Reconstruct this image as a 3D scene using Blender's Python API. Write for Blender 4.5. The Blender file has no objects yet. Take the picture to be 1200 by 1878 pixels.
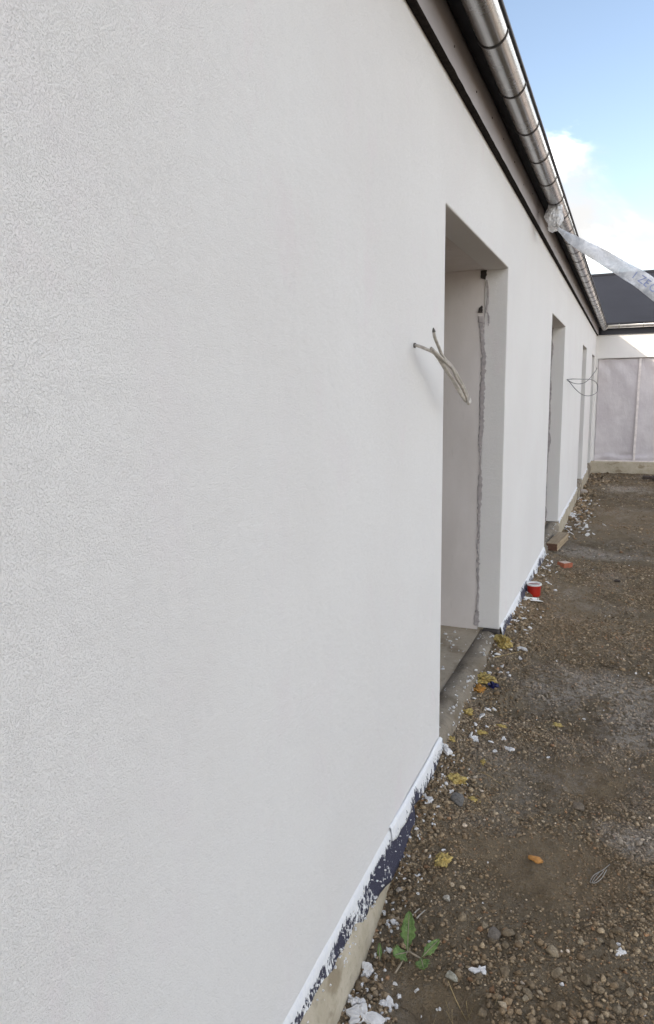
import bpy, math, random
import numpy as np
from mathutils import Vector, Matrix, noise as mnoise

random.seed(7)
rng = np.random.default_rng(7)
SC = bpy.context.scene
COL = SC.collection
R = math.radians

# ------------------------------------------------------------------ camera
F_PX, YAW, PITCH, ROLL = 1279.57, R(23.2294), R(9.4351), R(-0.8666)   # photo pixels (1200 x 1878)
CAM = np.array([0.6666, 0.0, 1.6])
fw = np.array([-math.sin(YAW)*math.cos(PITCH), math.cos(YAW)*math.cos(PITCH), -math.sin(PITCH)])
r0 = np.array([math.cos(YAW), math.sin(YAW), 0.0]); u0 = np.cross(r0, fw)
rt = r0*math.cos(ROLL)+u0*math.sin(ROLL); up = -r0*math.sin(ROLL)+u0*math.cos(ROLL)
cd = bpy.data.cameras.new('camera'); cam = bpy.data.objects.new('camera', cd); COL.objects.link(cam)
M = Matrix.Identity(4)
for i in range(3):
    M[i][0], M[i][1], M[i][2], M[i][3] = rt[i], up[i], -fw[i], CAM[i]
cam.matrix_world = M
cd.sensor_fit = 'VERTICAL'; cd.sensor_height = 36.0; cd.lens = F_PX*36.0/1878.0
cd.clip_start = 0.05; cd.clip_end = 2000
SC.camera = cam

# ------------------------------------------------------------------ sky, sun, exposure
SUN = Vector((-1.0, -1.0, 0.80)).normalized()          # towards the sun
SKY_STRENGTH, EXPOSURE = 0.15, 1.06
w = bpy.data.worlds.new('World'); SC.world = w; w.use_nodes = True
nt = w.node_tree; nt.nodes.clear()
def N(t, typ, **kw):
    n = t.nodes.new(typ)
    for k, v in kw.items():
        if k == 'inp':
            for a, b in v.items(): n.inputs[a].default_value = b
        else: setattr(n, k, v)
    return n
def math_n(t, op, a, b=None, clamp=False):
    n = t.nodes.new('ShaderNodeMath'); n.operation = op; n.use_clamp = clamp
    for i, v in enumerate((a, b)):
        if v is None: continue
        if isinstance(v, (int, float)): n.inputs[i].default_value = v
        else: t.links.new(v, n.inputs[i])
    return n.outputs[0]
def sstep(t, v, lo, hi, o0=0.0, o1=1.0):
    n = t.nodes.new('ShaderNodeMapRange'); n.interpolation_type = 'SMOOTHSTEP'
    t.links.new(v, n.inputs[0])
    for i, x in zip((1, 2, 3, 4), (lo, hi, o0, o1)): n.inputs[i].default_value = x
    return n.outputs[0]
def mixc(t, fac, a, b):
    n = t.nodes.new('ShaderNodeMix'); n.data_type = 'RGBA'
    for i, v in ((0, fac), (6, a), (7, b)):
        if isinstance(v, (int, float)): n.inputs[i].default_value = v
        elif isinstance(v, (tuple, list)): n.inputs[i].default_value = (*v[:3], 1)
        else: t.links.new(v, n.inputs[i])
    return n.outputs[2]
def noise_n(t, vec, scale, detail=3, rough=.5, dist=0.0):
    n = N(t, 'ShaderNodeTexNoise', inp={'Scale': scale, 'Detail': detail, 'Roughness': rough, 'Distortion': dist})
    t.links.new(vec, n.inputs['Vector']); return n.outputs['Fac']
def mapping(t, vec, scale=(1, 1, 1), loc=(0, 0, 0), rot=(0, 0, 0)):
    n = N(t, 'ShaderNodeMapping'); t.links.new(vec, n.inputs[0])
    n.inputs['Scale'].default_value = scale; n.inputs['Location'].default_value = loc; n.inputs['Rotation'].default_value = rot
    return n.outputs[0]

sky = N(nt, 'ShaderNodeTexSky', sky_type='NISHITA', sun_disc=False,
        sun_elevation=math.asin(SUN.z), sun_rotation=math.atan2(SUN.x, SUN.y),
        altitude=50, air_density=1.0, dust_density=1.5, ozone_density=1.0)
tc = N(nt, 'ShaderNodeTexCoord'); d = tc.outputs['Generated']
sep = N(nt, 'ShaderNodeSeparateXYZ'); nt.links.new(d, sep.inputs[0])
CLOUD_LOC = (0.0951, 1.602, -8.3785)
dm = mapping(nt, d, (1, 1, 1.9), CLOUD_LOC)
n1 = noise_n(nt, dm, 3.1, 7, .55, .25)
SHADE_LOC = (5.41636, -.99682, 7.84056)
dm2 = mapping(nt, d, (1, 1, 1.6), SHADE_LOC)
n2 = noise_n(nt, dm2, 4.5, 6, .55, .4)
bias = sstep(nt, sep.outputs[2], 0.15, 0.60, .09, -.02)
m = sstep(nt, math_n(nt, 'ADD', n1, bias), .48, .62)
shade = sstep(nt, n2, .35, .60, 1.0, .0)
CLOUD = 19.0
cl = mixc(nt, shade, (CLOUD*.15, CLOUD*.162, CLOUD*.178), (CLOUD*.95, CLOUD*1.0, CLOUD*1.06))
out = mixc(nt, m, sky.outputs[0], cl)
bg = N(nt, 'ShaderNodeBackground', inp={'Strength': SKY_STRENGTH}); nt.links.new(out, bg.inputs[0])
wo = N(nt, 'ShaderNodeOutputWorld'); nt.links.new(bg.outputs[0], wo.inputs[0])

sd = bpy.data.lights.new('sun', 'SUN'); sd.energy = 2.1; sd.angle = R(.53); sd.color = (1, .94, .85)
so = bpy.data.objects.new('sun', sd); COL.objects.link(so)
so.rotation_euler = SUN.to_track_quat('Z', 'Y').to_euler(); so.location = (-8, -8, 9)

vs = SC.view_settings
vs.view_transform = 'Standard'; vs.look = 'None'; vs.exposure = EXPOSURE; vs.gamma = 1; vs.use_curve_mapping = False
vs.use_white_balance = True; vs.white_balance_temperature = 7350; vs.white_balance_tint = 12
SC.cycles.max_bounces = 8; SC.cycles.diffuse_bounces = 5; SC.cycles.glossy_bounces = 4

# ------------------------------------------------------------------ helpers
def px_ray(x, y): return fw+rt*(x-600)/F_PX+up*(939-y)/F_PX
def px_on(x, y, axis, val):
    D = px_ray(x, y); return CAM+D*((val-CAM[axis])/D[axis])

def hash2(ix, iy, s):
    h = (ix.astype(np.int64)*374761393+iy.astype(np.int64)*668265263+s*974711) & 0xffffffff
    h = ((h ^ (h >> 13))*1274126177) & 0xffffffff
    h = h ^ (h >> 16)
    return (h & 0xffff)/65535.0
def vnoise(x, y, s=0):
    ix, iy = np.floor(x), np.floor(y); fx, fy = x-ix, y-iy
    fx = fx*fx*(3-2*fx); fy = fy*fy*(3-2*fy)
    a = hash2(ix, iy, s); b = hash2(ix+1, iy, s); c = hash2(ix, iy+1, s); e = hash2(ix+1, iy+1, s)
    return (a*(1-fx)+b*fx)*(1-fy)+(c*(1-fx)+e*fx)*fy-.5
def fbm(x, y, o=4, s=0):
    v = 0; a = 1.
    for i in range(o):
        v = v+a*vnoise(x*2**i+17*i, y*2**i-9*i, s+i); a *= .5
    return v

_gy = [-60, .5, 1.4, 1.7, 2.0, 2.3, 2.7, 3.2, 4.0, 6.4, 7.7, 8.5, 9.9, 16, 80]
_gw = [-.06, -.07, -.07, -.06, -.03, .02, .07, .075, .10, .09, .02, -.07, -.11, -.13, -.13]    # height against the wall
_gf = [-.04, -.05, -.05, -.045, -.04, -.03, -.02, -.02, -.02, -.02, -.05, -.07, -.09, -.11, -.11]   # height further out
HX, HY = .285, 1.625          # the small hollow at the near end
def gbase(x, y):
    x = np.asarray(x, float); y = np.asarray(y, float)
    k = np.exp(-np.maximum(x, 0)/.20)
    z = np.interp(y, _gy, _gw)*k+np.interp(y, _gy, _gf)*(1-k)
    # the small hollow at the near end, beside the roots
    z = z-.045*np.exp(-(((x-HX)/.12)**2+((y-HY+.01)/.07)**2))
    z = z-.03*np.exp(-(((x-.40)/.10)**2+((y-1.46)/.08)**2))
    return z
def ground_z(x, y):
    x = np.asarray(x, float); y = np.asarray(y, float)
    z = gbase(x, y)+.035*fbm(x*1.3, y*1.3, 3, 3)+.016*fbm(x*6, y*6, 3, 11)
    z = z+.013*fbm(x*22, y*22, 2, 23)+.010*np.abs(fbm(x*48, y*48, 2, 31))
    far = np.clip((y-8)/4, 0, 1)*np.clip((16.5-y)/1, 0, 1)
    z = z+far*(.07*np.abs(fbm(x*1.6, y*2.6, 3, 41))+.02*fbm(x*9, y*12, 3, 47))
    return z
_pale = [(px_on(1110, 1262, 2, -.02), .42, .30), (px_on(1075, 1018, 2, -.03), .55, .34), (px_on(1010, 1280, 2, -.02), .22, .14), (px_on(1180, 1330, 2, -.02), .25, .3), (px_on(1150, 900, 2, -.1), .5, .5), (px_on(1170, 1560, 2, -.04), .16, .13)]
_clay = [(px_on(800, 1850, 2, -.08), .17, .10), (px_on(1030, 1610, 2, -.04), .22, .20), (px_on(1010, 1115, 2, -.02), .40, .75), (px_on(1120, 950, 2, -.08), .8, 1.6), (px_on(1080, 1440, 2, -.03), .2, .25), (px_on(880, 1560, 2, -.03), .12, .12)]
def blobs(lst, x, y, seed):
    m = np.zeros(np.shape(x)); q = .9*fbm(x*3.1, y*3.1, 4, seed)+.5*fbm(x*14, y*14, 3, seed+7)
    for P, sx, sy in lst: m = np.maximum(m, 1-np.sqrt(((x-P[0])/sx)**2+((y-P[1])/sy)**2)*.8)
    return np.clip((m+q*.55)*1.6, 0, 1)*(m > -.2)
def G(px, py):
    z = -.03
    for _ in range(12):
        P = px_on(px, py, 2, z); z = float(gbase(P[0], P[1]))
    return Vector((P[0], P[1], float(ground_z(P[0], P[1]))))

def link(name, me, mats, parent=None, smooth=False):
    o = bpy.data.objects.new(name, me); COL.objects.link(o)
    for m in (mats if isinstance(mats, (list, tuple)) else [mats]):
        if len(me.materials) < (len(mats) if isinstance(mats, (list, tuple)) else 1): me.materials.append(m)
    if parent is not None: o.parent = parent
    if smooth: me.shade_smooth()
    return o
def mesh(name, v, f, mats, parent=None, smooth=False):
    me = bpy.data.meshes.new(name); me.from_pydata([tuple(map(float, p)) for p in v], [], [tuple(int(i) for i in q) for q in f]); me.update()
    return link(name, me, mats, parent, smooth)
def mesh_np(name, v, f, mats, parent=None, smooth=False, col=None):
    v = np.asarray(v, np.float32); f = np.asarray(f, np.int32); k = f.shape[1]
    me = bpy.data.meshes.new(name)
    me.vertices.add(len(v)); me.vertices.foreach_set('co', v.ravel())
    me.loops.add(f.size); me.loops.foreach_set('vertex_index', f.ravel())
    me.polygons.add(len(f)); me.polygons.foreach_set('loop_start', np.arange(0, f.size, k, dtype=np.int32))
    me.update(calc_edges=True); me.validate()
    if col is not None:
        a = me.attributes.new('col', 'FLOAT_COLOR', 'POINT')
        a.data.foreach_set('color', np.concatenate([col, np.ones((len(col), 1))], 1).astype(np.float32).ravel())
    return link(name, me, mats, parent, smooth)
def empty(name, loc=(0, 0, 0)):
    o = bpy.data.objects.new(name, None); COL.objects.link(o); o.location = loc; o.empty_display_size = .1; return o
def tag(o, label=None, cat=None, group=None, kind=None):
    for k, v in (('label', label), ('category', cat), ('group', group), ('kind', kind)):
        if v: o[k] = v
    return o
def box_vf(x0, x1, y0, y1, z0, z1):
    v = [(x0, y0, z0), (x1, y0, z0), (x1, y1, z0), (x0, y1, z0), (x0, y0, z1), (x1, y0, z1), (x1, y1, z1), (x0, y1, z1)]
    return v, [(0, 3, 2, 1), (4, 5, 6, 7), (0, 1, 5, 4), (1, 2, 6, 5), (2, 3, 7, 6), (3, 0, 4, 7)]
def box(name, b, mat, parent=None, bevel=0.0):
    o = mesh(name, *box_vf(*b), mat, parent)
    if bevel: add_bevel(o, bevel)
    return o
def add_bevel(o, wd, seg=2):
    m = o.modifiers.new('bevel', 'BEVEL'); m.width = wd; m.segments = seg; m.limit_method = 'ANGLE'; m.angle_limit = R(40)
def sweep(name, prof, y0, y1, ny, mat, parent=None, fn=None, smooth=True, closed=False):
    """profile (x,z) points swept along y"""
    v = []; f = []; n = len(prof); ys = np.linspace(y0, y1, ny)
    for y in ys:
        for (x, z) in prof:
            v.append(fn(x, y, z) if fn else (x, y, z))
    for j in range(ny-1):
        for i in range(n if closed else n-1):
            a = j*n+i; b = j*n+(i+1) % n
            f.append((a, b, b+n, a+n))
    if closed: f += [tuple(range(n)), tuple(range((ny-1)*n+n-1, (ny-1)*n-1, -1))]
    return mesh(name, v, f, mat, parent, smooth)
def catmull(pts, sub=8):
    P = [np.array(p, float) for p in pts]; P = [2*P[0]-P[1]]+P+[2*P[-1]-P[-2]]; o = []
    for i in range(1, len(P)-2):
        for k in range(sub):
            t = k/sub
            o.append(.5*((2*P[i])+(-P[i-1]+P[i+1])*t+(2*P[i-1]-5*P[i]+4*P[i+1]-P[i+2])*t*t+(-P[i-1]+3*P[i]-3*P[i+1]+P[i+2])*t**3))
    o.append(P[-2]); return o
def tube_vf(pts, rad, n=8, sub=8, taper=None):
    P = catmull(pts, sub) if sub > 1 else [np.array(p, float) for p in pts]
    v = []; f = []; L = len(P)
    for i, p in enumerate(P):
        t = P[min(i+1, L-1)]-P[max(i-1, 0)]; t = t/(np.linalg.norm(t)+1e-9)
        a = np.cross(t, [0.3, .2, 1.]); a /= np.linalg.norm(a)+1e-9; b = np.cross(t, a)
        rr = rad*(1 if taper is None else taper(i/(L-1)))
        for k in range(n):
            q = 2*math.pi*k/n; v.append(p+rr*(math.cos(q)*a+math.sin(q)*b))
    for i in range(L-1):
        for k in range(n):
            f.append((i*n+k, i*n+(k+1) % n, (i+1)*n+(k+1) % n, (i+1)*n+k))
    f += [tuple(range(n))[::-1], tuple(range((L-1)*n, L*n))]
    return v, f
def tube(name, pts, rad, mat, parent=None, n=8, sub=8, taper=None):
    return mesh(name, *tube_vf(pts, rad, n, sub, taper), mat, parent, True)
def ico(sub):
    import bmesh
    bm = bmesh.new(); bmesh.ops.create_icosphere(bm, subdivisions=sub, radius=1.0)
    v = np.array([p.co[:] for p in bm.verts]); f = np.array([[q.index for q in p.verts] for p in bm.faces]); bm.free()
    return v, f
def lump(seed, sub=2, amp=.35, freq=1.4, flat=(1, 1, 1), amp2=0.0, freq2=4., cuts=0):
    v, f = ico(sub); o = Vector((seed*7.3, seed*3.1, -seed*1.7)); out = []
    for p in v:
        q = Vector(p); k = 1+amp*mnoise.noise(q*freq+o)
        if amp2: k += amp2*mnoise.noise(q*freq2-o)
        out.append(q*k)
    out = np.array(out)
    if cuts:
        rs = np.random.default_rng(int(seed)+500)
        for _ in range(cuts):
            d_ = rs.normal(size=3); d_ /= np.linalg.norm(d_); q = rs.uniform(.55, .82); h_ = out @ d_
            out = out-np.outer(np.maximum(h_-q, 0), d_)
    return out*np.array(flat), f

# ------------------------------------------------------------------ materials
def material(name):
    m = bpy.data.materials.new(name); m.use_nodes = True; t = m.node_tree
    b = t.nodes['Principled BSDF']; tcn = N(t, 'ShaderNodeTexCoord')
    return m, t, b, tcn.outputs['Object']
def bump(t, b, h, strength, dist, prev=None):
    n = N(t, 'ShaderNodeBump', inp={'Strength': strength, 'Distance': dist}); t.links.new(h, n.inputs['Height'])
    if prev is not None: t.links.new(prev, n.inputs['Normal'])
    t.links.new(n.outputs[0], b.inputs['Normal']); return n.outputs[0]
def simple(name, c, rough=.6, metal=0, var=.12, vscale=12., bmp=0., bscale=80., spec=.5):
    m, t, b, o = material(name)
    f = sstep(t, noise_n(t, o, vscale, 4, .6), .3, .7)
    t.links.new(mixc(t, f, [x*(1-var) for x in c], [min(1, x*(1+var)) for x in c]), b.inputs['Base Color'])
    b.inputs['Roughness'].default_value = rough; b.inputs['Metallic'].default_value = metal
    b.inputs['Specular IOR Level'].default_value = spec
    if bmp: bump(t, b, noise_n(t, o, bscale, 4, .6), 1.0, bmp)
    return m

def make_render_mat():
    m, t, b, o = material('fine_grain_render')
    big = noise_n(t, o, 1.3, 3, .5); mid = noise_n(t, mapping(t, o, (1, 1, .6)), 5, 4, .6)
    c = mixc(t, sstep(t, big, .35, .65), (.815, .793, .772), (.84, .822, .802))
    c = mixc(t, sstep(t, mid, .52, .72, 0, .55), c, (.825, .785, .778))
    warp = noise_n(t, o, 30, 3, .6)
    g1 = noise_n(t, mapping(t, o, (1, 1, .8), rot=(.6, 0, 0)), 500, 4, .68, .2)
    gm = noise_n(t, mapping(t, o, (1, 1, 1.2), rot=(-.4, 0, 0)), 250, 4, .65, .3)
    gc = noise_n(t, mapping(t, o, (1, 1, 1.5)), 52, 4, .6)
    pits = math_n(t, 'MULTIPLY', sstep(t, g1, .30, .50), .75)
    pitm = sstep(t, math_n(t, 'ADD', gm, math_n(t, 'MULTIPLY', warp, .25)), .44, .62)
    h = math_n(t, 'ADD', math_n(t, 'ADD', pits, math_n(t, 'MULTIPLY', pitm, .55)), math_n(t, 'MULTIPLY', gc, 1.7))
    c = mixc(t, sstep(t, g1, .28, .37, .12, 0), c, (.45, .43, .41))      # shade in the open pores, painted into the colour
    pink = noise_n(t, mapping(t, o, (1, 1, .55), (5, 2, 1)), 3.2, 5, .7)
    c = mixc(t, sstep(t, pink, .57, .70, 0, .45), c, (.825, .76, .762))
    sp = N(t, 'ShaderNodeSeparateXYZ'); t.links.new(o, sp.inputs[0])
    dirt = math_n(t, 'ADD', math_n(t, 'MULTIPLY', noise_n(t, mapping(t, o, (1, 1, .3)), 22, 4, .7), .25), math_n(t, 'MULTIPLY', sp.outputs[2], 1.0))
    c = mixc(t, sstep(t, dirt, .24, .42, .16, 0), c, (.80, .80, .83))     # fresh plaster wiped along the foot
    t.links.new(c, b.inputs['Base Color'])
    n0 = bump(t, b, noise_n(t, mapping(t, o, (1, .8, 1)), 4.5, 3, .55), .5, .012)
    bump(t, b, h, 1.0, .00088, n0)
    b.inputs['Roughness'].default_value = .9; b.inputs['Specular IOR Level'].default_value = .25
    return m
M_RENDER = make_render_mat()

def make_plaster_mat():
    m, t, b, o = material('inner_reveal_plaster')
    n = noise_n(t, mapping(t, o, (1, 1, .45)), 4, 5, .6)
    c = mixc(t, sstep(t, n, .3, .7), (.71, .655, .625), (.79, .735, .71))
    s = noise_n(t, mapping(t, o, (1, 1, .3)), 14, 4, .65)
    c = mixc(t, sstep(t, s, .60, .74, 0, .4), c, (.58, .535, .50))
    t.links.new(c, b.inputs['Base Color']); b.inputs['Roughness'].default_value = .85
    bump(t, b, noise_n(t, o, 90, 4, .6), .7, .0012)
    return m
M_PLASTER = make_plaster_mat()

def make_concrete(name, c0, c1, stain, spl=0.0, bd=.003):
    m, t, b, o = material(name)
    n = noise_n(t, o, 6, 5, .62); f = noise_n(t, o, 45, 4, .6)
    c = mixc(t, sstep(t, n, .32, .68), c0, c1)
    c = mixc(t, sstep(t, f, .5, .75, 0, .45), c, [x*.62 for x in c0])
    st = noise_n(t, mapping(t, o, (1.0, 1.0, 2.0)), 3.2, 4, .6)
    c = mixc(t, sstep(t, st, .56, .66, 0, .75), c, stain)
    if spl:
        v = N(t, 'ShaderNodeTexNoise', inp={'Scale': 38, 'Detail': 2, 'Roughness': .5, 'Distortion': .8})
        t.links.new(mapping(t, o, (1.2, .6, 1.2), rot=(0, 0, .5)), v.inputs['Vector'])
        c = mixc(t, sstep(t, v.outputs['Fac'], spl, spl+.03), c, (.78, .77, .75))
    t.links.new(c, b.inputs['Base Color']); b.inputs['Roughness'].default_value = .88
    h = math_n(t, 'ADD', f, math_n(t, 'MULTIPLY', noise_n(t, o, 160, 3, .6), .6))
    bump(t, b, h, .9, bd)
    return m
M_PLINTH = make_concrete('plinth_concrete', (.41, .35, .255), (.52, .455, .355), (.24, .185, .115))
M_THRESH = make_concrete('threshold_concrete', (.20, .162, .118), (.28, .235, .18), (.155, .12, .08), .70, .006)
M_SLAB = make_concrete('slab_concrete', (.40, .325, .235), (.50, .42, .32), (.26, .195, .125), .70)
M_SHELL = simple('interior_blockwork', (.42, .40, .38), .9, bmp=.002, bscale=40)
M_FASCIA = simple('fascia_board_sky_sheen', (.40, .37, .375), .62, var=.08, vscale=3, bmp=.0003, bscale=25, spec=.3)  # anthracite board; grazing sky reflection painted in as a paler grey
M_FASCIA_W = simple('wing_fascia_board', (.035, .036, .048), .5, var=.1, vscale=3, spec=.4)
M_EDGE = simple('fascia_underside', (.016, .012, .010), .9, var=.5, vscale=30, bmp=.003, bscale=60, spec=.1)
M_ROOF = simple('anthracite_roofing', (.024, .026, .034), .8, var=.10, vscale=1.2, bmp=.002, bscale=30, spec=.25)
M_ROOFEDGE = simple('slate_edge', (.02, .02, .025), .6)

def make_zinc(name, c0, c1, rough):
    m, t, b, o = material(name)
    s = noise_n(t, mapping(t, o, (60, 1.0, 60)), 1.0, 4, .6); p = noise_n(t, o, 7, 4, .6)
    c = mixc(t, sstep(t, s, .3, .7), c0, c1); c = mixc(t, sstep(t, p, .45, .75, 0, .10), c, (.42, .39, .36))
    t.links.new(c, b.inputs['Base Color']); b.inputs['Metallic'].default_value = 1.0
    t.links.new(sstep(t, p, .3, .7, rough-.02, rough+.04), b.inputs['Roughness'])
    bump(t, b, s, .15, .0004); return m
M_ZINC = make_zinc('zinc_gutter', (.35, .345, .34), (.49, .485, .475), .25)
M_ZINCW = make_zinc('zinc_gutter_wing_skylit', (.80, .80, .80), (.88, .88, .88), .38)  # wing zinc whitened: sky reflection on its front painted into the colour
M_BEAD = simple('backlit_zinc_bead', (.05, .05, .06), .5, metal=.6)  # bead's backlit darkness against the sky, painted into the zinc colour
M_BRACKET = simple('gutter_bracket_steel', (.09, .08, .075), .5, metal=.8)
M_BRACKETW = simple('gutter_bracket_galvanised', (.55, .54, .5), .45, metal=.7)
M_EAVES_SHADE = simple('eaves_shade_black', (.012, .012, .014), .8, var=.3, vscale=20, spec=.2)  # near-black that stands in for shade under the eaves
M_NAIL = simple('nail_rust', (.05, .03, .025), .7)

def make_strip_mat():
    m, t, b, o = material('damp_proof_membrane')
    at = N(t, 'ShaderNodeAttribute', attribute_name='smear')
    n = noise_n(t, mapping(t, o, (1, 1, .5), rot=(.7, 0, 0)), 16, 7, .76, 1.0)
    n2 = noise_n(t, mapping(t, o, (1, 1, .5), rot=(.5, 0, 0)), 120, 3, .6)
    k = math_n(t, 'ADD', math_n(t, 'ADD', n, math_n(t, 'MULTIPLY', n2, .6)), at.outputs['Fac'])
    mk = sstep(t, k, 1.03, 1.09)
    sp = noise_n(t, o, 420, 2, .5)
    base = mixc(t, sstep(t, sp, .45, .65), (.022, .022, .045), (.075, .075, .12))
    c = mixc(t, mk, base, mixc(t, sstep(t, n2, .3, .7), (.78, .79, .82), (.86, .86, .86)))
    t.links.new(c, b.inputs['Base Color']); b.inputs['Roughness'].default_value = .75
    bump(t, b, math_n(t, 'ADD', mk, math_n(t, 'MULTIPLY', sp, .25)), .8, .003); return m
M_STRIP = make_strip_mat()
M_MORTAR = simple('grey_mortar', (.45, .41, .41), .9, var=.16, vscale=30, bmp=.003, bscale=70)
M_DARKHOLE = simple('dark_hole_shade', (.06, .05, .045), .9, bmp=.004)  # shade inside holes, painted as a near-black colour

def make_sheet_mat():
    m, t, b, o = material('clouded_polythene')
    n = noise_n(t, o, 2.5, 4, .6)
    c = mixc(t, sstep(t, n, .3, .7), (.56, .515, .535), (.66, .62, .63))
    t.links.new(c, b.inputs['Base Color']); b.inputs['Roughness'].default_value = .38
    bump(t, b, noise_n(t, mapping(t, o, (1, 1, .5)), 7, 4, .65), .6, .03); return m
M_SHEET = make_sheet_mat()
M_BATTEN = simple('pale_batten', (.80, .735, .71), .7)

def make_soil():
    m, t, b, o = material('damp_gravelly_soil')
    n = noise_n(t, o, 1.1, 5, .6); n2 = noise_n(t, o, 9, 5, .65); n3 = noise_n(t, o, 70, 4, .65); n4 = noise_n(t, o, 210, 3, .6)
    c = mixc(t, sstep(t, n, .35, .65), (.175, .134, .088), (.255, .205, .145))
    c = mixc(t, sstep(t, n2, .42, .66, 0, .65), c, (.110, .083, .054))
    cl_ = N(t, 'ShaderNodeAttribute', attribute_name='clay'); pa_ = N(t, 'ShaderNodeAttribute', attribute_name='pale')
    c = mixc(t, math_n(t, 'MULTIPLY', math_n(t, 'MULTIPLY', cl_.outputs['Fac'], sstep(t, n3, .30, .60, 1.0, .45)), .72), c, mixc(t, sstep(t, n2, .3, .7), (.22, .152, .090), (.31, .23, .145)))
    c = mixc(t, sstep(t, n3, .50, .70, 0, .55), c, (.27, .225, .17))
    c = mixc(t, sstep(t, n4, .55, .70, 0, .5), c, (.050, .038, .026))
    c = mixc(t, math_n(t, 'MULTIPLY', math_n(t, 'MULTIPLY', pa_.outputs['Fac'], sstep(t, noise_n(t, o, 34, 4, .7), .38, .58)), .95), c, mixc(t, sstep(t, n3, .3, .7), (.30, .26, .215), (.44, .39, .335)))
    t.links.new(c, b.inputs['Base Color']); b.inputs['Roughness'].default_value = .95; b.inputs['Specular IOR Level'].default_value = .12
    h = math_n(t, 'ADD', math_n(t, 'MULTIPLY', n3, .8), math_n(t, 'MULTIPLY', n4, .45))
    bump(t, b, h, 1.0, .022); return m
M_SOIL = make_soil()
def make_col_mat(name, rough, bd, bs):
    m, t, b, o = material(name)
    at = N(t, 'ShaderNodeAttribute', attribute_name='col')
    n = noise_n(t, o, bs, 4, .65)
    mx = N(t, 'ShaderNodeMix', data_type='RGBA', blend_type='MULTIPLY'); mx.inputs[0].default_value = 1
    t.links.new(at.outputs['Color'], mx.inputs[6]); t.links.new(mixc(t, sstep(t, n, .25, .75), (.70, .68, .66), (1.45, 1.42, 1.38)), mx.inputs[7])
    t.links.new(mx.outputs[2], b.inputs['Base Color']); b.inputs['Roughness'].default_value = rough
    b.inputs['Specular IOR Level'].default_value = .35
    bump(t, b, n, .8, bd); return m
M_STONE = make_col_mat('stone', .8, .002, 160)
M_SPLAT = simple('dry_white_plaster', (.70, .68, .665), .85, var=.08, vscale=40, bmp=.002, bscale=150)
M_CABLE = simple('white_cable_sheath', (.46, .42, .375), .6, var=.22, vscale=45)
M_CABLETIP = simple('cable_cut_end', (.10, .09, .08), .6)
M_THINWIRE = simple('grey_wire_sheath', (.10, .10, .10), .5)
M_WOOL = simple('yellow_mineral_wool', (.47, .345, .12), .95, var=.45, vscale=60, bmp=.006, bscale=180)
M_WOOL2 = simple('orange_mineral_wool', (.50, .25, .06), .95, var=.4, vscale=60, bmp=.006, bscale=180)
M_RED = simple('red_plastic', (.42, .022, .012), .42, var=.1)
M_WHITEPL = simple('white_plastic', (.75, .74, .72), .5)
M_GREYFILL = simple('grey_filler', (.33, .31, .28), .8, bmp=.002)
def make_wood(name, a, bcol):
    m, t, b, o = material(name)
    n = noise_n(t, mapping(t, o, (18, 1.2, 26)), 2.2, 4, .6, .5)
    c = mixc(t, sstep(t, n, .3, .7), a, bcol); c = mixc(t, sstep(t, noise_n(t, o, 14, 4, .6), .55, .7, 0, .5), c, [x*.5 for x in a])
    t.links.new(c, b.inputs['Base Color']); b.inputs['Roughness'].default_value = .8; bump(t, b, n, .5, .002); return m
M_WOOD = make_wood('weathered_timber', (.30, .215, .13), (.42, .32, .21))
M_WOODEND = make_wood('wet_timber_end', (.09, .045, .03), (.14, .07, .045))
M_DARKWOOD = make_wood('dark_wet_timber', (.035, .024, .018), (.07, .05, .04))
M_BRICK = simple('red_brick', (.36, .11, .06), .85, var=.2, vscale=30, bmp=.002)
M_BRICKTOP = simple('mortar_dusted_brick', (.52, .40, .33), .9, var=.2, vscale=30, bmp=.002)
M_LEAF, t_, b_, o_ = material('weed_leaf')
_c = mixc(t_, sstep(t_, noise_n(t_, o_, 55, 4, .65), .35, .65), (.075, .14, .03), (.16, .25, .07))
_c = mixc(t_, sstep(t_, noise_n(t_, o_, 330, 3, .6), .60, .70, 0, .7), _c, (.36, .38, .28))
t_.links.new(_c, b_.inputs['Base Color']); b_.inputs['Roughness'].default_value = .65; bump(t_, b_, noise_n(t_, o_, 150, 3, .6), .8, .003)
M_STEM = simple('pale_stem', (.32, .26, .19), .7)
M_TWIG = simple('dry_twig', (.15, .105, .065), .85, var=.3)
M_STRAW = simple('dry_straw', (.33, .24, .12), .8, var=.3)
M_ORANGE = simple('orange_chip', (.48, .22, .06), .7, var=.25, vscale=50, bmp=.002)
M_BLUE = simple('blue_film', (.012, .016, .11), .4, var=.3)
M_STEELW = simple('bare_tie_wire', (.35, .32, .28), .45, metal=.7)
def make_film():
    m, t, b, o = material('clear_film')
    n = noise_n(t, mapping(t, o, (3, 1, 3)), 5, 5, .65, .4)
    t.links.new(mixc(t, sstep(t, n, .3, .7), (.60, .63, .68), (.84, .85, .87)), b.inputs['Base Color'])
    b.inputs['Roughness'].default_value = .28; b.inputs['Specular IOR Level'].default_value = .7
    t.links.new(sstep(t, n, .3, .7, .62, .88), b.inputs['Alpha'])
    bump(t, b, n, .8, .012); return m
M_FILM = make_film()
M_WRAP = simple('crumpled_white_film', (.72, .72, .73), .4, var=.12, vscale=25, bmp=.012, bscale=40)
M_INK = simple('printed_blue_ink', (.24, .29, .48), .4)

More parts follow.
